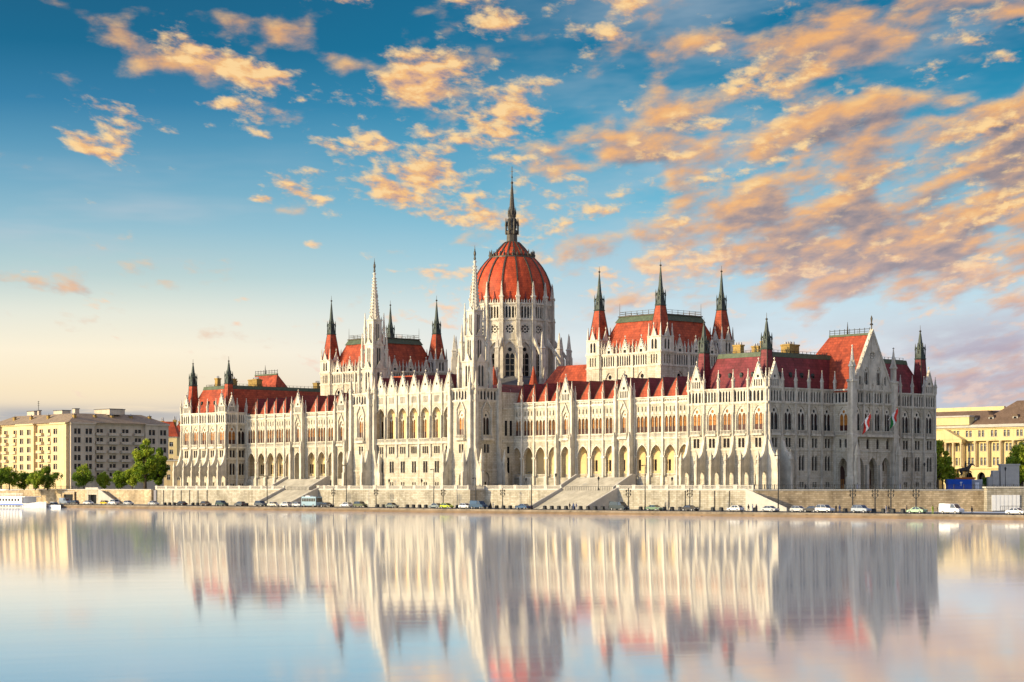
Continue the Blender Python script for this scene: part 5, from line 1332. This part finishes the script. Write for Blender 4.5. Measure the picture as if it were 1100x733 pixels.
def car(label, u, v, shape, colname, col, flip=False, name='parked_car', cat='car', group='cars parked along the quay'):
    L_, w, body, cab = SHAPES[shape]
    key = 'car_paint_'+colname
    if key not in M: M[key] = paint(colname, col)
    t = thing(name, label, cat, W(u, v, QZ), ROT+(PI if flip else 0), group)
    b = MB(); hw = w/2
    def ringed(prof, i0, i1):
        return [[(x, -hw+i0, z) for x, z in prof], [(x, hw-i0, z) for x, z in prof]]
    b.loft([[(x, -hw+.06, z) for x, z in body], [(x, -hw, z*.98+.01) for x, z in body], [(x, hw, z*.98+.01) for x, z in body], [(x, hw-.06, z) for x, z in body]], key)
    # roof slab and pillars over the glasshouse
    cc = [(x, -hw+.16 if z > 1.2 else -hw+.05, z) for x, z in cab]; c2 = [(x, -y, z) for x, y, z in cc]
    (x1, z1), (x2, z2) = cab[1], cab[2]
    b.loft([[(x1+.05, -hw+.15, z1), (x2-.05, -hw+.15, z2), (x2-.05, hw-.15, z2), (x1+.05, hw-.15, z1)], [(x1-.05, -hw+.2, z1+.05), (x2+.1, -hw+.2, z2+.05), (x2+.1, hw-.2, z2+.05), (x1-.05, hw-.2, z1+.05)]], key)
    for (p, q) in ((0, 1), (2, 3)):
        for s in (-1, 1): b.tube((cab[p][0], s*(hw-.06), cab[p][1]), (cab[q][0], s*(hw-.17), cab[q][1]), .05, key, 4)
    if shape == 'van':
        b.loft([[(.3, -hw+.04, 1.29), (.3, -hw+.13, 2.12), (-2.62, -hw+.13, 2.2), (-2.7, -hw+.04, 1.29)], [(.3, hw-.04, 1.29), (.3, hw-.13, 2.12), (-2.62, hw-.13, 2.2), (-2.7, hw-.04, 1.29)]], key)
    xm = (x1+x2)/2
    for s in (-1, 1): b.tube((xm, s*(hw-.06), cab[0][1]), (xm, s*(hw-.16), z1), .045, key, 4)
    b.build('body', t)
    g_ = MB(); g_.loft([[(x, -hw+(.18 if z > cab[0][1]+.1 else .08), z) for x, z in cab], [(x, hw-(.18 if z > cab[0][1]+.1 else .08), z) for x, z in cab]], 'carglass'); g_.build('windows', t)
    for sx in (-1, 1):
        for s in (-1, 1):
            wv = link('wheel', WHEEL, t, (sx*L_*.31, s*(hw-.1), .33)); link('rim', RIM, wv)
            hl = MB(); hl.box(-.06, .05, -.16, .16, -.07, .07, 'lamp' if sx > 0 else 'red'); hl.build('headlight' if sx > 0 else 'tail_light', t, (sx*(L_/2-.02), s*(hw-.3), .68))
    return t
WHT = (.75, .75, .74); SIL = (.45, .46, .47); BLK = (.02, .02, .025); DG = (.08, .09, .1); BLU = (.02, .07, .16); GRN = (.12, .2, .12)
CARS = [
 (80, 'hatch', 'dark_grey', DG, 'dark grey hatchback beside the boat landing, foot of the left wall'),
 (95, 'sedan', 'white', WHT, 'white saloon car parked left of the narrow wall flight'),
 (113, 'hatch', 'yellow', (.75, .5, .02), 'bright yellow hatchback at the foot of the left wall'),
 (122, 'suv', 'white', WHT, 'white car parked just right of the yellow hatchback'),
 (138, 'hatch', 'silver', SIL, 'silver hatchback in front of the dark gateway'),
 (165, 'sedan', 'silver', SIL, 'silver saloon on the quay below the slim tall tree'),
 (195, 'sedan', 'black', BLK, 'black saloon below the left edge of the left pavilion'),
 (221, 'hatch', 'dark_brown', (.06, .04, .03), 'dark brown hatchback below the middle of the left pavilion'),
 (238, 'suv', 'dark_green', (.03, .06, .05), 'dark green estate below the right corner of the left pavilion'),
 (258, 'hatch', 'charcoal', DG, 'charcoal hatchback just right of the left pavilion'),
 (280, 'suv', 'dark_grey', DG, 'large dark grey off-roader before the left quay stairs'),
 (294, 'sedan', 'cream', (.7, .66, .55), 'cream white saloon at the foot of the left quay stairs'),
 (307, 'hatch', 'white', WHT, 'white hatchback on the left quay stairs, second from the blue bus'),
 (320, 'hatch', 'pale_silver', (.6, .61, .62), 'pale silver hatchback directly behind the blue bus'),
 (351, 'sedan', 'black', BLK, 'black saloon just right of the blue bus'),
 (372, 'hatch', 'white', WHT, 'white hatchback below the left central tower buttress'),
 (387, 'suv', 'olive', (.1, .11, .05), 'olive green car below the left central tower'),
 (421, 'sedan', 'grey_green', (.15, .17, .14), 'grey green saloon below the seven arches'),
 (468, 'sedan', 'grey_blue', (.2, .24, .25), 'grey saloon touching the lime green car below the central block'),
 (480, 'hatch', 'lime', (.42, .5, .03), 'lime green hatchback below the right end of the central block'),
 (500, 'hatch', 'white', WHT, 'small white hatchback left of the dark blue van'),
 (562, 'sedan', 'navy', BLU, 'navy blue saloon just left of the right quay stairs'),
 (703, 'sedan', 'sage', GRN, 'sage green saloon between the black van and the black saloon'),
 (741, 'sedan', 'black', BLK, 'black saloon below the left edge of the right pavilion'),
 (790, 'hatch', 'white', WHT, 'white hatchback below the right pavilion, left of the bystanders'),
 (827, 'sedan', 'silver', SIL, 'silver saloon at the right pavilion corner beside the tall pole'),
 (858, 'hatch', 'silver', SIL, 'silver hatchback at the foot of the slanting corner flight'),
 (872, 'hatch', 'black', BLK, 'black hatchback tucked behind the silver hatchback'),
 (886, 'suv', 'pale_silver', (.6, .61, .62), 'pale silver car beside two people below the end facade'),
 (925, 'suv', 'blue_grey', (.28, .33, .4), 'blue grey people carrier below the gabled porch'),
 (985, 'sedan', 'mint', (.3, .45, .3), 'mint green saloon below the far end of the end facade'),
 (1092, 'sedan', 'white', WHT, 'white saloon in front of the white panel door'),
]
def Uv(px, v):
    a = (px-550)/F; P = W(0, v); return (a*P.y-P.x)/(DX-a*DY)
for i, (px, sh, cn, c, lb) in enumerate(CARS): 
    v = -27 if px < 1050 else -30
    car(lb, Uv(px, v), v, sh, cn, c, flip=(i % 3 == 0))
car('white panel van with dark cab windows below the tan wall at right', Uv(1022, -27), -27, 'van', 'white', WHT, name='parked_van', cat='van')
car('dark blue van below the right central tower', Uv(514, -27), -27, 'van', 'deep_blue', (.02, .06, .12), name='parked_van', cat='van')
car('black van standing right of the right quay stairs', Uv(665, -27), -27, 'van', 'night_blue', (.015, .03, .04), name='parked_van', cat='van')
car('grey blue van in front of the dark garage opening at far left', Uv(70, -24), -24, 'van', 'blue_grey', (.28, .33, .4), name='parked_van', cat='van')

# bus
t = thing('blue_bus', 'light blue bus parked at the foot of the left quay stairs', 'bus', W(Uv(335, -27), -27, QZ), ROT, 'cars parked along the quay')
M['bus'] = paint('bus_blue', (.26, .38, .46))
b = MB(); b.loft([[(x*(1-.02*(z > 2.8)), y, z) for x, y in ((-3.6, -1.2), (3.6, -1.2), (3.6, 1.2), (-3.6, 1.2))] for z in (.45, 1.4, 2.9, 3.1)], 'bus'); b.box(-2.2, -.2, -.7, .7, 3.1, 3.35, 'white'); b.build('body', t)
g_ = MB(); g_.box(-3.3, 3.3, -1.23, -1.2, 1.65, 2.6, 'carglass'); g_.box(-3.3, 3.3, 1.2, 1.23, 1.65, 2.6, 'carglass'); g_.box(3.6, 3.64, -1.05, 1.05, 1.5, 2.7, 'carglass'); g_.box(-3.64, -3.6, -1.0, 1.0, 1.7, 2.6, 'carglass')
for i in range(5): g_.box(-2.4+i*1.2, -2.3+i*1.2, -1.25, -1.23, 1.65, 2.6, 'bus')
g_.build('windows', t)
for sx in (-1, 1):
    for s in (-1, 1):
        wv = link('wheel', WHEEL, t, (sx*2.3, s*1.1, .42)); wv.scale = (1.25, 1.2, 1.25); link('rim', RIM, wv)

# ================================================================== BOLLARDS
bm_ = MB(); bm_.sq(0, 0, [(.46, 0), (.46, .12), (.40, .2), (.36, .72), (.40, .78), (.40, .86), (.2, .98)], 'iron'); BOL = bm_.mesh('bollard')
busy = [(Uv(c[0], -27)-2.9, Uv(c[0], -27)+2.9) for c in CARS] + [(Uv(x, -27)-3.4, Uv(x, -27)+3.4) for x in (335, 1022, 514, 665)]
u = 26.0
while u < 334:
    if not any(a-.3 < u+1.0 < b+.3 for a, b in busy) or u % 6 < 3:
        o = link('bollard', BOL, None, W(u, -23.2, QZ), ROT); tag(o, 'squat black bollard in the long row along the quay road', 'bollard', 'bollards along the quay road')
    u += 2.75

# ================================================================== LAMPS
def tall_lamp(label, px, v, z0, h, arms=True):
    t = thing('street_lamp', label, 'street lamp', W(Uv(px, v), v, z0), ROT, 'tall lamp posts on the embankment')
    p = MB(); p.prof(0, 0, 8, [(.26, 0), (.26, .8), (.16, 1.0), (.13, h*.5), (.09, h)], 'iron'); p.box(-.07, .07, -.9, .1, h-.12, h, 'iron'); p.build('post', t)
    l = MB(); l.prof(0, -1.0, 8, [(.1, h-.02), (.34, h-.1), (.3, h-.24), (.08, h-.3)], 'iron'); l.build('lamp_head', t)
for px, h, lb in ((287, 9.5, 'tall dark lamp post beside the left quay stairs'), (372, 12.5, 'tall dark lamp post before the left central tower'),
              (466, 11, 'tall dark lamp post before the right end of the seven arches'), (571, 10, 'tall dark lamp post at the foot of the right quay stairs'),
              (693, 11.5, 'tall dark lamp post with lantern before the right arcade'), (836, 13.5, 'tallest dark lamp post, at the right pavilion corner'), (511, 8.5, 'tall dark lamp post in front of the right central tower foot')):
    tall_lamp(lb, px, -20, QZ, h)
def candelabra():
    t = thing('ornate_lamp', '', 'street lamp', (0, 0, 0), ROT, 'ornate lamp standards on the quay')
    p = MB(); p.prof(0, 0, 8, [(.3, 0), (.3, .5), (.16, .7), (.12, 4.8), (.2, 5.0), (.08, 5.6)], 'iron')
    for s in (-1, 1):
        for z in (3.2, 4.1): p.tube((0, 0, z), (s*.75, 0, z+.45), .06, 'iron', 5); p.tube((s*.75, 0, z+.4), (s*.75, 0, z+.6), .05, 'iron', 5)
    p.build('post', t)
    for s in (-1, 1):
        for z in (3.2, 4.1):
            l = MB(); l.prof(0, 0, 8, [(.1, 0), (.2, .12), (.2, .4), (.05, .6)], 'bronze'); l.build('lantern', t, (s*.75, 0, z+.55))
    return t
base = candelabra(); first = True
for px, lb in ((358, 'ornate lamp standard just right of the left quay stairs'), (404, 'ornate lamp standard before the left central tower buttress'), (476, 'ornate lamp standard beside the lime green car'),
               (540, 'ornate lamp standard in the shadow right of the central tower'), (675, 'ornate lamp standard right of the black van'), (741, 'ornate lamp standard rising behind the black saloon by the right pavilion'),
               (916, 'ornate lamp standard before the gabled porch, left of three'), (940, 'ornate lamp standard before the gabled porch, middle of three'), (957, 'ornate lamp standard before the gabled porch, right of three'), (984, 'ornate lamp standard beside the mint green car')):
    o = base if first else copy_tree(base); first = False
    o['label'] = lb; v = -18 if px < 800 else -17; o.location = W(Uv(px, v), v, QZ)
def lantern_lamp(label, loc, h=4.2):
    t = thing('terrace_lamp', label, 'street lamp', loc, 0, 'small lanterns on the terrace')
    p = MB(); p.prof(0, 0, 8, [(.3, 0), (.22, .5), (.09, .7), (.07, h-.8), (.15, h-.7)], 'iron'); p.build('post', t)
    l = MB(); l.prof(0, 0, 6, [(.14, h-.7), (.3, h-.1), (.34, h-.05), (.06, h+.35)], 'iron'); l.build('lantern', t)
for px, v, lb, h in ((565, -6.4, 'small terrace lantern left of the right quay stairs', 3.2), (597, -6.4, 'small terrace lantern at the top left of the right quay stairs', 4.4), (643, -6.4, 'small terrace lantern above the right quay stairs', 3.4), (722, -6.4, 'small terrace lantern before the blank arcade bays', 3.2),
                  (418, -12.4, 'small terrace lantern before the left part of the seven arches', 3), (453, -12.4, 'small terrace lantern before the right part of the seven arches', 3)):
    lantern_lamp(lb, W(Uv(px, v), v, G0), h)
lantern_lamp('large black lantern post before the far end of the end facade', at(993, 560, G0), 7.0)
lantern_lamp('slim dark lantern post in front of the stone pylon', at(1080, 575, G0), 6.0)

# ================================================================== PEOPLE
skin = statue.skin
def person(label, px, v, kbody, pose, z0=QZ, Y=None):
    loc = W(Uv(px, v), v, z0) if Y is None else at(px, Y, z0)
    t = thing('person', label, 'person', loc, ROT+pose[0])
    s = pose[1]
    V = [(0, 0, .95), (0, 0, 1.2), (0, 0, 1.42), (0, 0, 1.54), (.02, 0, 1.68), (0, .19, 1.40), (.04, .25, 1.12), (.12+s*.2, .24, .88), (0, -.19, 1.40), (-.04, -.25, 1.12), (.08-s*.1, -.24, .88),
         (0, .1, .88), (s*.25+.04, .1, .48), (s*.25-.05, .1, .08), (s*.25+.1, .1, .04), (0, -.1, .88), (-s*.2+.04, -.1, .48), (-s*.35-.05, -.1, .08), (-s*.35+.1, -.1, .04)]
    E_ = [(0, 1), (1, 2), (2, 3), (3, 4), (2, 5), (5, 6), (6, 7), (2, 8), (8, 9), (9, 10), (0, 11), (11, 12), (12, 13), (13, 14), (0, 15), (15, 16), (16, 17), (17, 18)]
    R = [.15, .14, .16, .06, .11, .07, .05, .045, .07, .05, .045, .1, .07, .05, .04, .1, .07, .05, .04]
    o = skin('body', V, E_, R, kbody, t, 1)
    h = MB(); h.prof(.0, 0, 8, [(.03, 1.64), (.115, 1.68), (.12, 1.75), (.05, 1.82)], 'hair', 0, True); h.build('hair', t)
for a in [
 ('person in dark clothes, left of a pair below the central tower return', 527, -25, 'cloth_dark', (0, .5)), ('person in blue, right of a pair below the central tower return', 529.6, -25.4, 'cloth_blue', (1, .2)),
 ('person in dark clothes by the right quay stairs, left of the group', 612, -25, 'cloth_dark', (0, .2)), ('person in dark blue in the middle of the group by the right quay stairs', 616, -25.5, 'cloth_blue', (2, .4)), ('person in pale top, right of the group by the right quay stairs', 619, -25, 'cloth_pale', (0, .6)),
 ('person in black bending along beside the sage green saloon', 714.5, -25, 'cloth_dark', (1, .7)),
 ('person in dark clothes just right of the white hatchback below the right pavilion', 804, -25, 'cloth_dark', (0, .5)), ('person in dark blue in the middle between the white hatchback and silver saloon', 808.5, -25.6, 'cloth_blue', (1, .3)), ('person in black just left of the silver saloon at the pavilion corner', 812.5, -25, 'cloth_dark', (3, .5)),
 ('person in dark clothes standing by the pale silver car, left of two', 898, -25, 'cloth_dark', (0, .1)), ('person in dark blue standing by the pale silver car, right of two', 902, -25, 'cloth_blue', (0, .2)),
 ('person in pale clothes on the quay below the porch, left of two', 952, -26, 'cloth_pale', (0, .3)), ('person in dark clothes on the quay below the porch, right of two', 954.8, -26, 'cloth_dark', (0, .3)),
 ('person in black left of the mint green saloon', 974, -27, 'cloth_dark', (1, .4)), ('person in yellow green jacket right of the mint green saloon', 1002, -27, 'cloth_hiviz', (0, .3)), ('person in dark clothes just left of the white panel van', 1008, -27, 'cloth_dark', (0, .5)),
 ('person in dark clothes on the quay edge right of the white van', 1044, -36, 'cloth_dark', (0, .6))]:
    person(*a)
person('person in dark clothes behind the railing under the end facade, near the porch', 865, 0, 'cloth_dark', (0, .3), G0, 548)
person('person in pale clothes behind the railing before the porch arch', 921, 0, 'cloth_pale', (0, .3), G0, 548)
person('person in dark blue behind the railing right of the porch', 967, 0, 'cloth_blue', (1, .5), G0, 550)

# ================================================================== BOATS
def ship():
    t = thing('passenger_boat', 'white two deck passenger boat moored at the left edge of the picture', 'boat', W(Uv(22, -45), -45, -.5), ROT)
    hl = MB()
    xs = [-38, -20, 0, 10, 15, 17.5]; wd = [3.2, 3.4, 3.4, 2.6, 1.3, .1]
    secs = []
    for x, w_ in zip(xs, wd):
        zt = 1.5+(.5 if x > 12 else 0)
        secs.append([(x, -w_, zt), (x, -w_*.92, .1), (x, -w_*.7, -.6), (x, w_*.7, -.6), (x, w_*.92, .1), (x, w_, zt)])
    hl.loft(secs, 'hull'); hl.build('hull', t)
    st = MB(); st.box(-36, 8, -3.52, -3.42, .95, 1.2, 'blue')
    for q in range(20): st.prof(0, 0, 8, [(.01, 0)]*2, 'carglass') if False else st.box(-35+q*2.1, -34.2+q*2.1, -3.5, -3.36, .35, .75, 'carglass')
    st.build('portholes', t)
    c = MB(); c.panel(Fr(-36, -2.7, 0), 0, 42, 1.5, 3.6, [rect(1.6+i*2.1, 1.4, 2.2, 3.1) for i in range(19)], .12, 'white'); c.box(-35.9, 5.9, -2.5, -2.4, 1.6, 3.5, 'carglass'); c.box(-36, 6, -2.3, 2.7, 1.5, 3.58, 'white'); c.box(-37, 8.5, -3.1, 3.1, 3.61, 3.8, 'white'); c.build('cabin', t)
    r = MB()
    for i in range(40): r.box(-36.5+i*1.1, -36.44+i*1.1, -3.0, -2.94, 3.8, 4.8, 'white')
    for z in (4.3, 4.8): r.box(-36.5, 7, -3.02, -2.94, z, z+.06, 'white')
    r.box(-34, -6, -2.4, 2.4, 5.9, 6.1, 'white')
    r.box(-33, -18, -2.0, 2.0, 3.8, 5.9, 'white'); r.box(-32.5, -18.5, -2.05, -2.0, 4.6, 5.4, 'carglass')
    for x in (-30, -25, -20, -14.2): r.box(x, x+.12, -2.1, -2.0, 3.8, 5.9, 'white')
    r.build('deck_railing', t)
    return t
ship()
def motorboat(label, px, v, k):
    t = thing('motorboat', label, 'boat', W(Uv(px, v), v, -.5), ROT); hl = MB(); secs = []
    for x, w_ in ((-3.4, 1.1), (-1, 1.3), (1.5, 1.1), (3, .5), (3.8, .05)): secs.append([(x, -w_, 1.0), (x, -w_*.8, .2), (x, -w_*.5, -.25), (x, w_*.5, -.25), (x, w_*.8, .2), (x, w_, 1.0)])
    hl.loft(secs, k); hl.build('hull', t)
    c = MB(); c.loft([[(-1.8, -.9, 1.0), (1.4, -.8, 1.0), (1.4, .8, 1.0), (-1.8, .9, 1.0)], [(-1.7, -.75, 1.9), (.3, -.7, 1.9), (.3, .7, 1.9), (-1.7, .75, 1.9)]], 'carglass'); c.box(-1.9, .4, -.85, .85, 1.9, 2.0, 'white'); c.build('cabin', t)
motorboat('small grey motorboat at the bow of the white passenger boat', 46, -42.6, 'grey'); motorboat('small white motorboat right of the grey motorboat', 59, -42.4, 'white')

# ================================================================== SKY AND SUN
SUN_AZ = math.atan2(-.975, -.22)      # direction towards the sun, x=-.975 y=-.22
sx, sy = -.933, -.36
el = math.radians(16.5)
sd = bpy.data.lights.new('sun', 'SUN'); sd.energy = 4.0; sd.angle = math.radians(.6); sd.color = (1.0, .80, .46)
so = bpy.data.objects.new('sun', sd); COL.objects.link(so)
v = Vector((sx*math.cos(el), sy*math.cos(el), math.sin(el))).normalized()
so.rotation_euler = v.to_track_quat('Z', 'Y').to_euler()
w = bpy.data.worlds.new('World'); scene.world = w; w.use_nodes = True
nt = w.node_tree; nt.nodes.clear(); N = nt.nodes.new; K = nt.links.new
out = N('ShaderNodeOutputWorld'); bg = N('ShaderNodeBackground'); K(bg.outputs[0], out.inputs[0])
bg.inputs['Strength'].default_value = .15
sky = N('ShaderNodeTexSky'); sky.sky_type = 'NISHITA'; sky.sun_disc = False; sky.sun_elevation = el
sky.sun_rotation = math.atan2(sx, sy)
tc = N('ShaderNodeTexCoord'); sep = N('ShaderNodeSeparateXYZ'); K(tc.outputs['Generated'], sep.inputs[0])
def mth(op, a, b=None, c=None, cl=False):
    n = N('ShaderNodeMath'); n.operation = op; n.use_clamp = cl
    for i, x in enumerate((a, b, c)):
        if x is None: continue
        if isinstance(x, (int, float)): n.inputs[i].default_value = x
        else: K(x, n.inputs[i])
    return n.outputs[0]
def mixc(f, a, b, mode='MIX'):
    n = N('ShaderNodeMix'); n.data_type = 'RGBA'; n.blend_type = mode
    if isinstance(f, (int, float)): n.inputs[0].default_value = f
    else: K(f, n.inputs[0])
    for i, x in ((6, a), (7, b)):
        if isinstance(x, tuple): n.inputs[i].default_value = (*x, 1)
        else: K(x, n.inputs[i])
    return n.outputs[2]
def smooth(x, a, b):
    n = N('ShaderNodeMapRange'); n.interpolation_type = 'SMOOTHSTEP'; K(x, n.inputs[0]); n.inputs[1].default_value = a; n.inputs[2].default_value = b; return n.outputs[0]
az = mth('ARCTAN2', sep.outputs[0], sep.outputs[1]); ez = mth('ARCSINE', sep.outputs[2])
EXPO = .5
S = 1/.15/2**EXPO
EX = 1.0
def lin(r, g, b):
    f = lambda c: (c/255/12.92 if c/255 <= .04045 else ((c/255+.055)/1.055)**2.4)
    return tuple(f(x)*S for x in (r, g, b))
def ramp(x, stops):
    n = N('ShaderNodeValToRGB'); K(x, n.inputs[0]); e = n.color_ramp.elements
    while len(e) > 2: e.remove(e[-1])
    for i, (p, c) in enumerate(stops):
        el_ = e[i] if i < 2 else e.new(p)
        el_.position = p; el_.color = (*[q/S for q in lin(*c)], 1)
    return n.outputs[0]
e1 = mth('DIVIDE', ez, .30)
Y_ = lambda y: (525-y)/F/.30
left = ramp(e1, [(0, (205, 190, 175)), (Y_(450), (238, 220, 194)), (Y_(420), (251, 232, 198)), (Y_(380), (254, 242, 216)), (Y_(340), (232, 234, 220)), (Y_(300), (190, 213, 212)), (Y_(250), (152, 193, 209)), (Y_(200), (118, 172, 198)), (Y_(160), (90, 153, 186)), (Y_(120), (58, 130, 170)), (Y_(60), (32, 108, 146)), (Y_(0), (32, 98, 134)), (1.0, (28, 84, 128))])
right = ramp(e1, [(0, (178, 184, 200)), (Y_(440), (196, 202, 214)), (Y_(380), (226, 234, 240)), (Y_(330), (200, 225, 236)), (Y_(280), (158, 208, 228)), (Y_(230), (112, 188, 216)), (Y_(150), (62, 158, 194)), (Y_(60), (26, 122, 162)), (1.0, (16, 92, 138))])
fz = smooth(az, -.2, .12)
grad = mixc(fz, left, right); grad = mixc(1.0, grad, (S, S, S), 'MULTIPLY')
fel = smooth(ez, .26, .75)
nsky = mixc(1.0, sky.outputs[0], (1.0, 1.15, 1.48), 'MULTIPLY')
base_sky = mixc(fel, grad, nsky)
fback = smooth(mth('ABSOLUTE', az), .7, 1.6)
base_sky = mixc(fback, base_sky, nsky)
# clouds: coordinates that shrink towards the horizon; a layer of small puffs and a layer of broad soft banks
den = mth('ADD', ez, .13)
cu = mth('DIVIDE', az, den); cv = mth('MULTIPLY', mth('LOGARITHM', den, 2.71828), -1.9)
def coords(shear, z, ks=1.0):
    c = N('ShaderNodeCombineXYZ'); K(mth('ADD', cu, mth('MULTIPLY', cv, shear)), c.inputs[0]); K(mth('MULTIPLY', cv, ks), c.inputs[1]); c.inputs[2].default_value = z
    return c.outputs[0]
def noise(scale, det, vec, rough=.55, dist=0.0):
    n = N('ShaderNodeTexNoise'); n.inputs['Scale'].default_value = scale; n.inputs['Detail'].default_value = det; n.inputs['Roughness'].default_value = rough; n.inputs['Distortion'].default_value = dist
    K(vec, n.inputs['Vector']); return n.outputs[0]
def shifted(vec, dx, dy):
    n = N('ShaderNodeVectorMath'); n.operation = 'ADD'; K(vec, n.inputs[0]); n.inputs[1].default_value = (dx, dy, 0); return n.outputs[0]
def blob(x, y, rx, ry, amp, tilt=0.0):
    ax = (x-550)/F; ay = (525-y)/F
    dx = mth('SUBTRACT', az, ax); dy = mth('SUBTRACT', ez, ay)
    dy = mth('SUBTRACT', dy, mth('MULTIPLY', dx, tilt))
    q = mth('ADD', mth('POWER', mth('ABSOLUTE', mth('MULTIPLY', dx, F/rx)), 2), mth('POWER', mth('ABSOLUTE', mth('MULTIPLY', dy, F/ry)), 2))
    return mth('MULTIPLY', mth('POWER', 2.71828, mth('MULTIPLY', q, -1)), amp)
def cloud_layer(vec, s1, s2, wa, dx, dy, cov, base, soft, gain, r1=.5, r2=.6):
    def dens(v):
        return mth('ADD', mth('MULTIPLY', noise(s1, 3, v, r1, .25), wa), mth('MULTIPLY', noise(s2, 7, v, r2, .1), 1-wa))
    d0 = dens(vec); d1 = dens(shifted(vec, dx, dy))
    ex = mth('SUBTRACT', d0, mth('SUBTRACT', base, cov))
    a = smooth(ex, 0, soft)
    lit = mth('MULTIPLY', mth('SUBTRACT', d0, d1), gain)
    return a, lit, ex
cov = mth('MULTIPLY', smooth(az, -.12, .0), .078)
for bl in ((130, 142, 75, 22, .16, -.22), (110, 170, 60, 12, .13, -.2), (190, 62, 110, 22, .15, -.3), (255, 85, 90, 20, .13, -.2), (236, 120, 22, 7, .13, 0), (375, 152, 52, 22, .13, -.1), (452, 95, 42, 26, .17, 0), (365, 5, 60, 16, .16, 0), (455, 192, 36, 16, .14, 0), (430, 212, 40, 12, .13, -.3),
           (325, 208, 34, 16, .13, -.5), (284, 218, 24, 6, .13, 0), (545, 130, 50, 26, .10, 0), (520, 240, 60, 18, .05, 0), (480, 235, 40, 10, .08, 0), (333, 265, 18, 7, .19, 0), (412, 255, 30, 9, .12, -.3), (470, 292, 46, 9, .12, 0), (300, 132, 60, 14, .08, 0), (30, 298, 40, 6, .15, 0), (165, 297, 30, 6, .13, 0), (265, 323, 18, 5, .15, 0), (340, 345, 30, 8, .13, 0), (255, 350, 10, 5, .15, 0),
           (150, 260, 200, 45, -.10, 0), (20, 60, 80, 90, -.08, 0), (290, 165, 40, 14, -.05, 0), (640, 120, 50, 50, -.05, 0), (800, 350, 300, 30, -.05, 0)):
    cov = mth('ADD', cov, blob(*bl))
aA, litA, exA = cloud_layer(coords(-.12, 3.7), 8.5, 22, .48, -.012, -.015, mth('MULTIPLY', cov, 1.15), .60, .14, 6.0)
covB = mth('MULTIPLY', smooth(az, -.04, .10), .108)
for bl in ((310, 50, 130, 24, .13, -.28), (900, 150, 120, 60, .06, 0), (1010, 235, 130, 50, .09, .35), (1080, 190, 60, 50, .06, 0), (830, 60, 130, 30, .05, .2), (700, 100, 60, 60, .05, .5), (760, 260, 220, 30, .05, .1), (600, 60, 40, 50, .06, 0), (590, 175, 30, 20, .08, 0), (950, 270, 120, 40, .05, 0), (1000, 40, 120, 30, .05, 0),
           (945, 345, 160, 22, -.06, 0), (640, 40, 30, 40, -.03, 0), (790, 25, 40, 16, -.07, 0), (1070, 95, 30, 22, -.12, .5), (820, 250, 60, 14, -.05, .2), (980, 210, 40, 14, -.05, .3), (650, 360, 250, 26, -.08, 0)):
    covB = mth('ADD', covB, blob(*bl))
aB, litB, exB = cloud_layer(coords(.12, 8.3, 1.05), 4.2, 12, .56, -.022, -.028, covB, .56, .15, 4.8, .5, .55)
horizon = smooth(ez, .005, .05); warm = smooth(ez, .05, .14)
def scaled(c): return mixc(1.0, c, (S, S, S), 'MULTIPLY')
colA = scaled(ramp(mth('ADD', litA, .62, cl=True), [(0, (176, 148, 146)), (.35, (222, 176, 142)), (.6, (244, 190, 130)), (1.0, (255, 216, 156))]))
fB = mth('ADD', mth('SUBTRACT', litB, mth('MULTIPLY', smooth(exB, .04, .20), .34)), .66, cl=True)
colB = scaled(ramp(fB, [(0, (128, 122, 132)), (.25, (160, 142, 142)), (.5, (204, 164, 138)), (.75, (242, 180, 118)), (1.0, (252, 198, 130))]))
colA = mixc(warm, lin(246, 216, 198), colA); colB = mixc(mth('ADD', mth('MULTIPLY', warm, .65), .35), lin(214, 186, 186), colB)
# thin pale veil under the broad banks
veil = mth('MULTIPLY', mth('MULTIPLY', smooth(noise(2.2, 5, coords(.3, 1.1, 1.6), .6), .42, .68), smooth(az, -.06, .08)), .38)
skyc = mixc(mth('MULTIPLY', veil, horizon), base_sky, lin(196, 205, 212))
veil2 = mth('MULTIPLY', smooth(noise(1.6, 4, coords(.15, 5.1, 3.0), .6), .45, .7), blob(60, 250, 260, 60, .45, .1))
skyc = mixc(veil2, skyc, lin(200, 205, 212))
skyc = mixc(mth('MULTIPLY', mth('MULTIPLY', aB, .93), horizon), skyc, colB)
skyc = mixc(mth('MULTIPLY', mth('MULTIPLY', aA, .96), horizon), skyc, colA)
# low bluish cloud bank by the horizon at left, violet one at right
bank = mth('MULTIPLY', blob(60, 448, 260, 9, .8, 0), smooth(noise(2.0, 5, coords(0, 2.2, 6.0), .6), .3, .5)); skyc = mixc(bank, skyc, lin(160, 168, 180))
bank2 = mth('MULTIPLY', blob(1060, 385, 130, 40, .9, .1), smooth(noise(3.0, 6, coords(.2, 6.2, 1.5), .6), .35, .6)); skyc = mixc(bank2, skyc, lin(178, 168, 185))
K(skyc, bg.inputs['Color'])

# ================================================================== CAMERA
cd = bpy.data.cameras.new('camera'); co = bpy.data.objects.new('camera', cd); COL.objects.link(co); scene.camera = co
co.location = (0, 0, 6.0); co.rotation_euler = (PI/2, 0, 0)
cd.sensor_width = 36; cd.lens = F/1100*36; cd.shift_y = (525-366.5)/1100; cd.clip_start = 1; cd.clip_end = 30000
scene.view_settings.view_transform = 'Standard'; scene.view_settings.look = 'None'
scene.view_settings.exposure = EXPO; scene.view_settings.gamma = 1.0
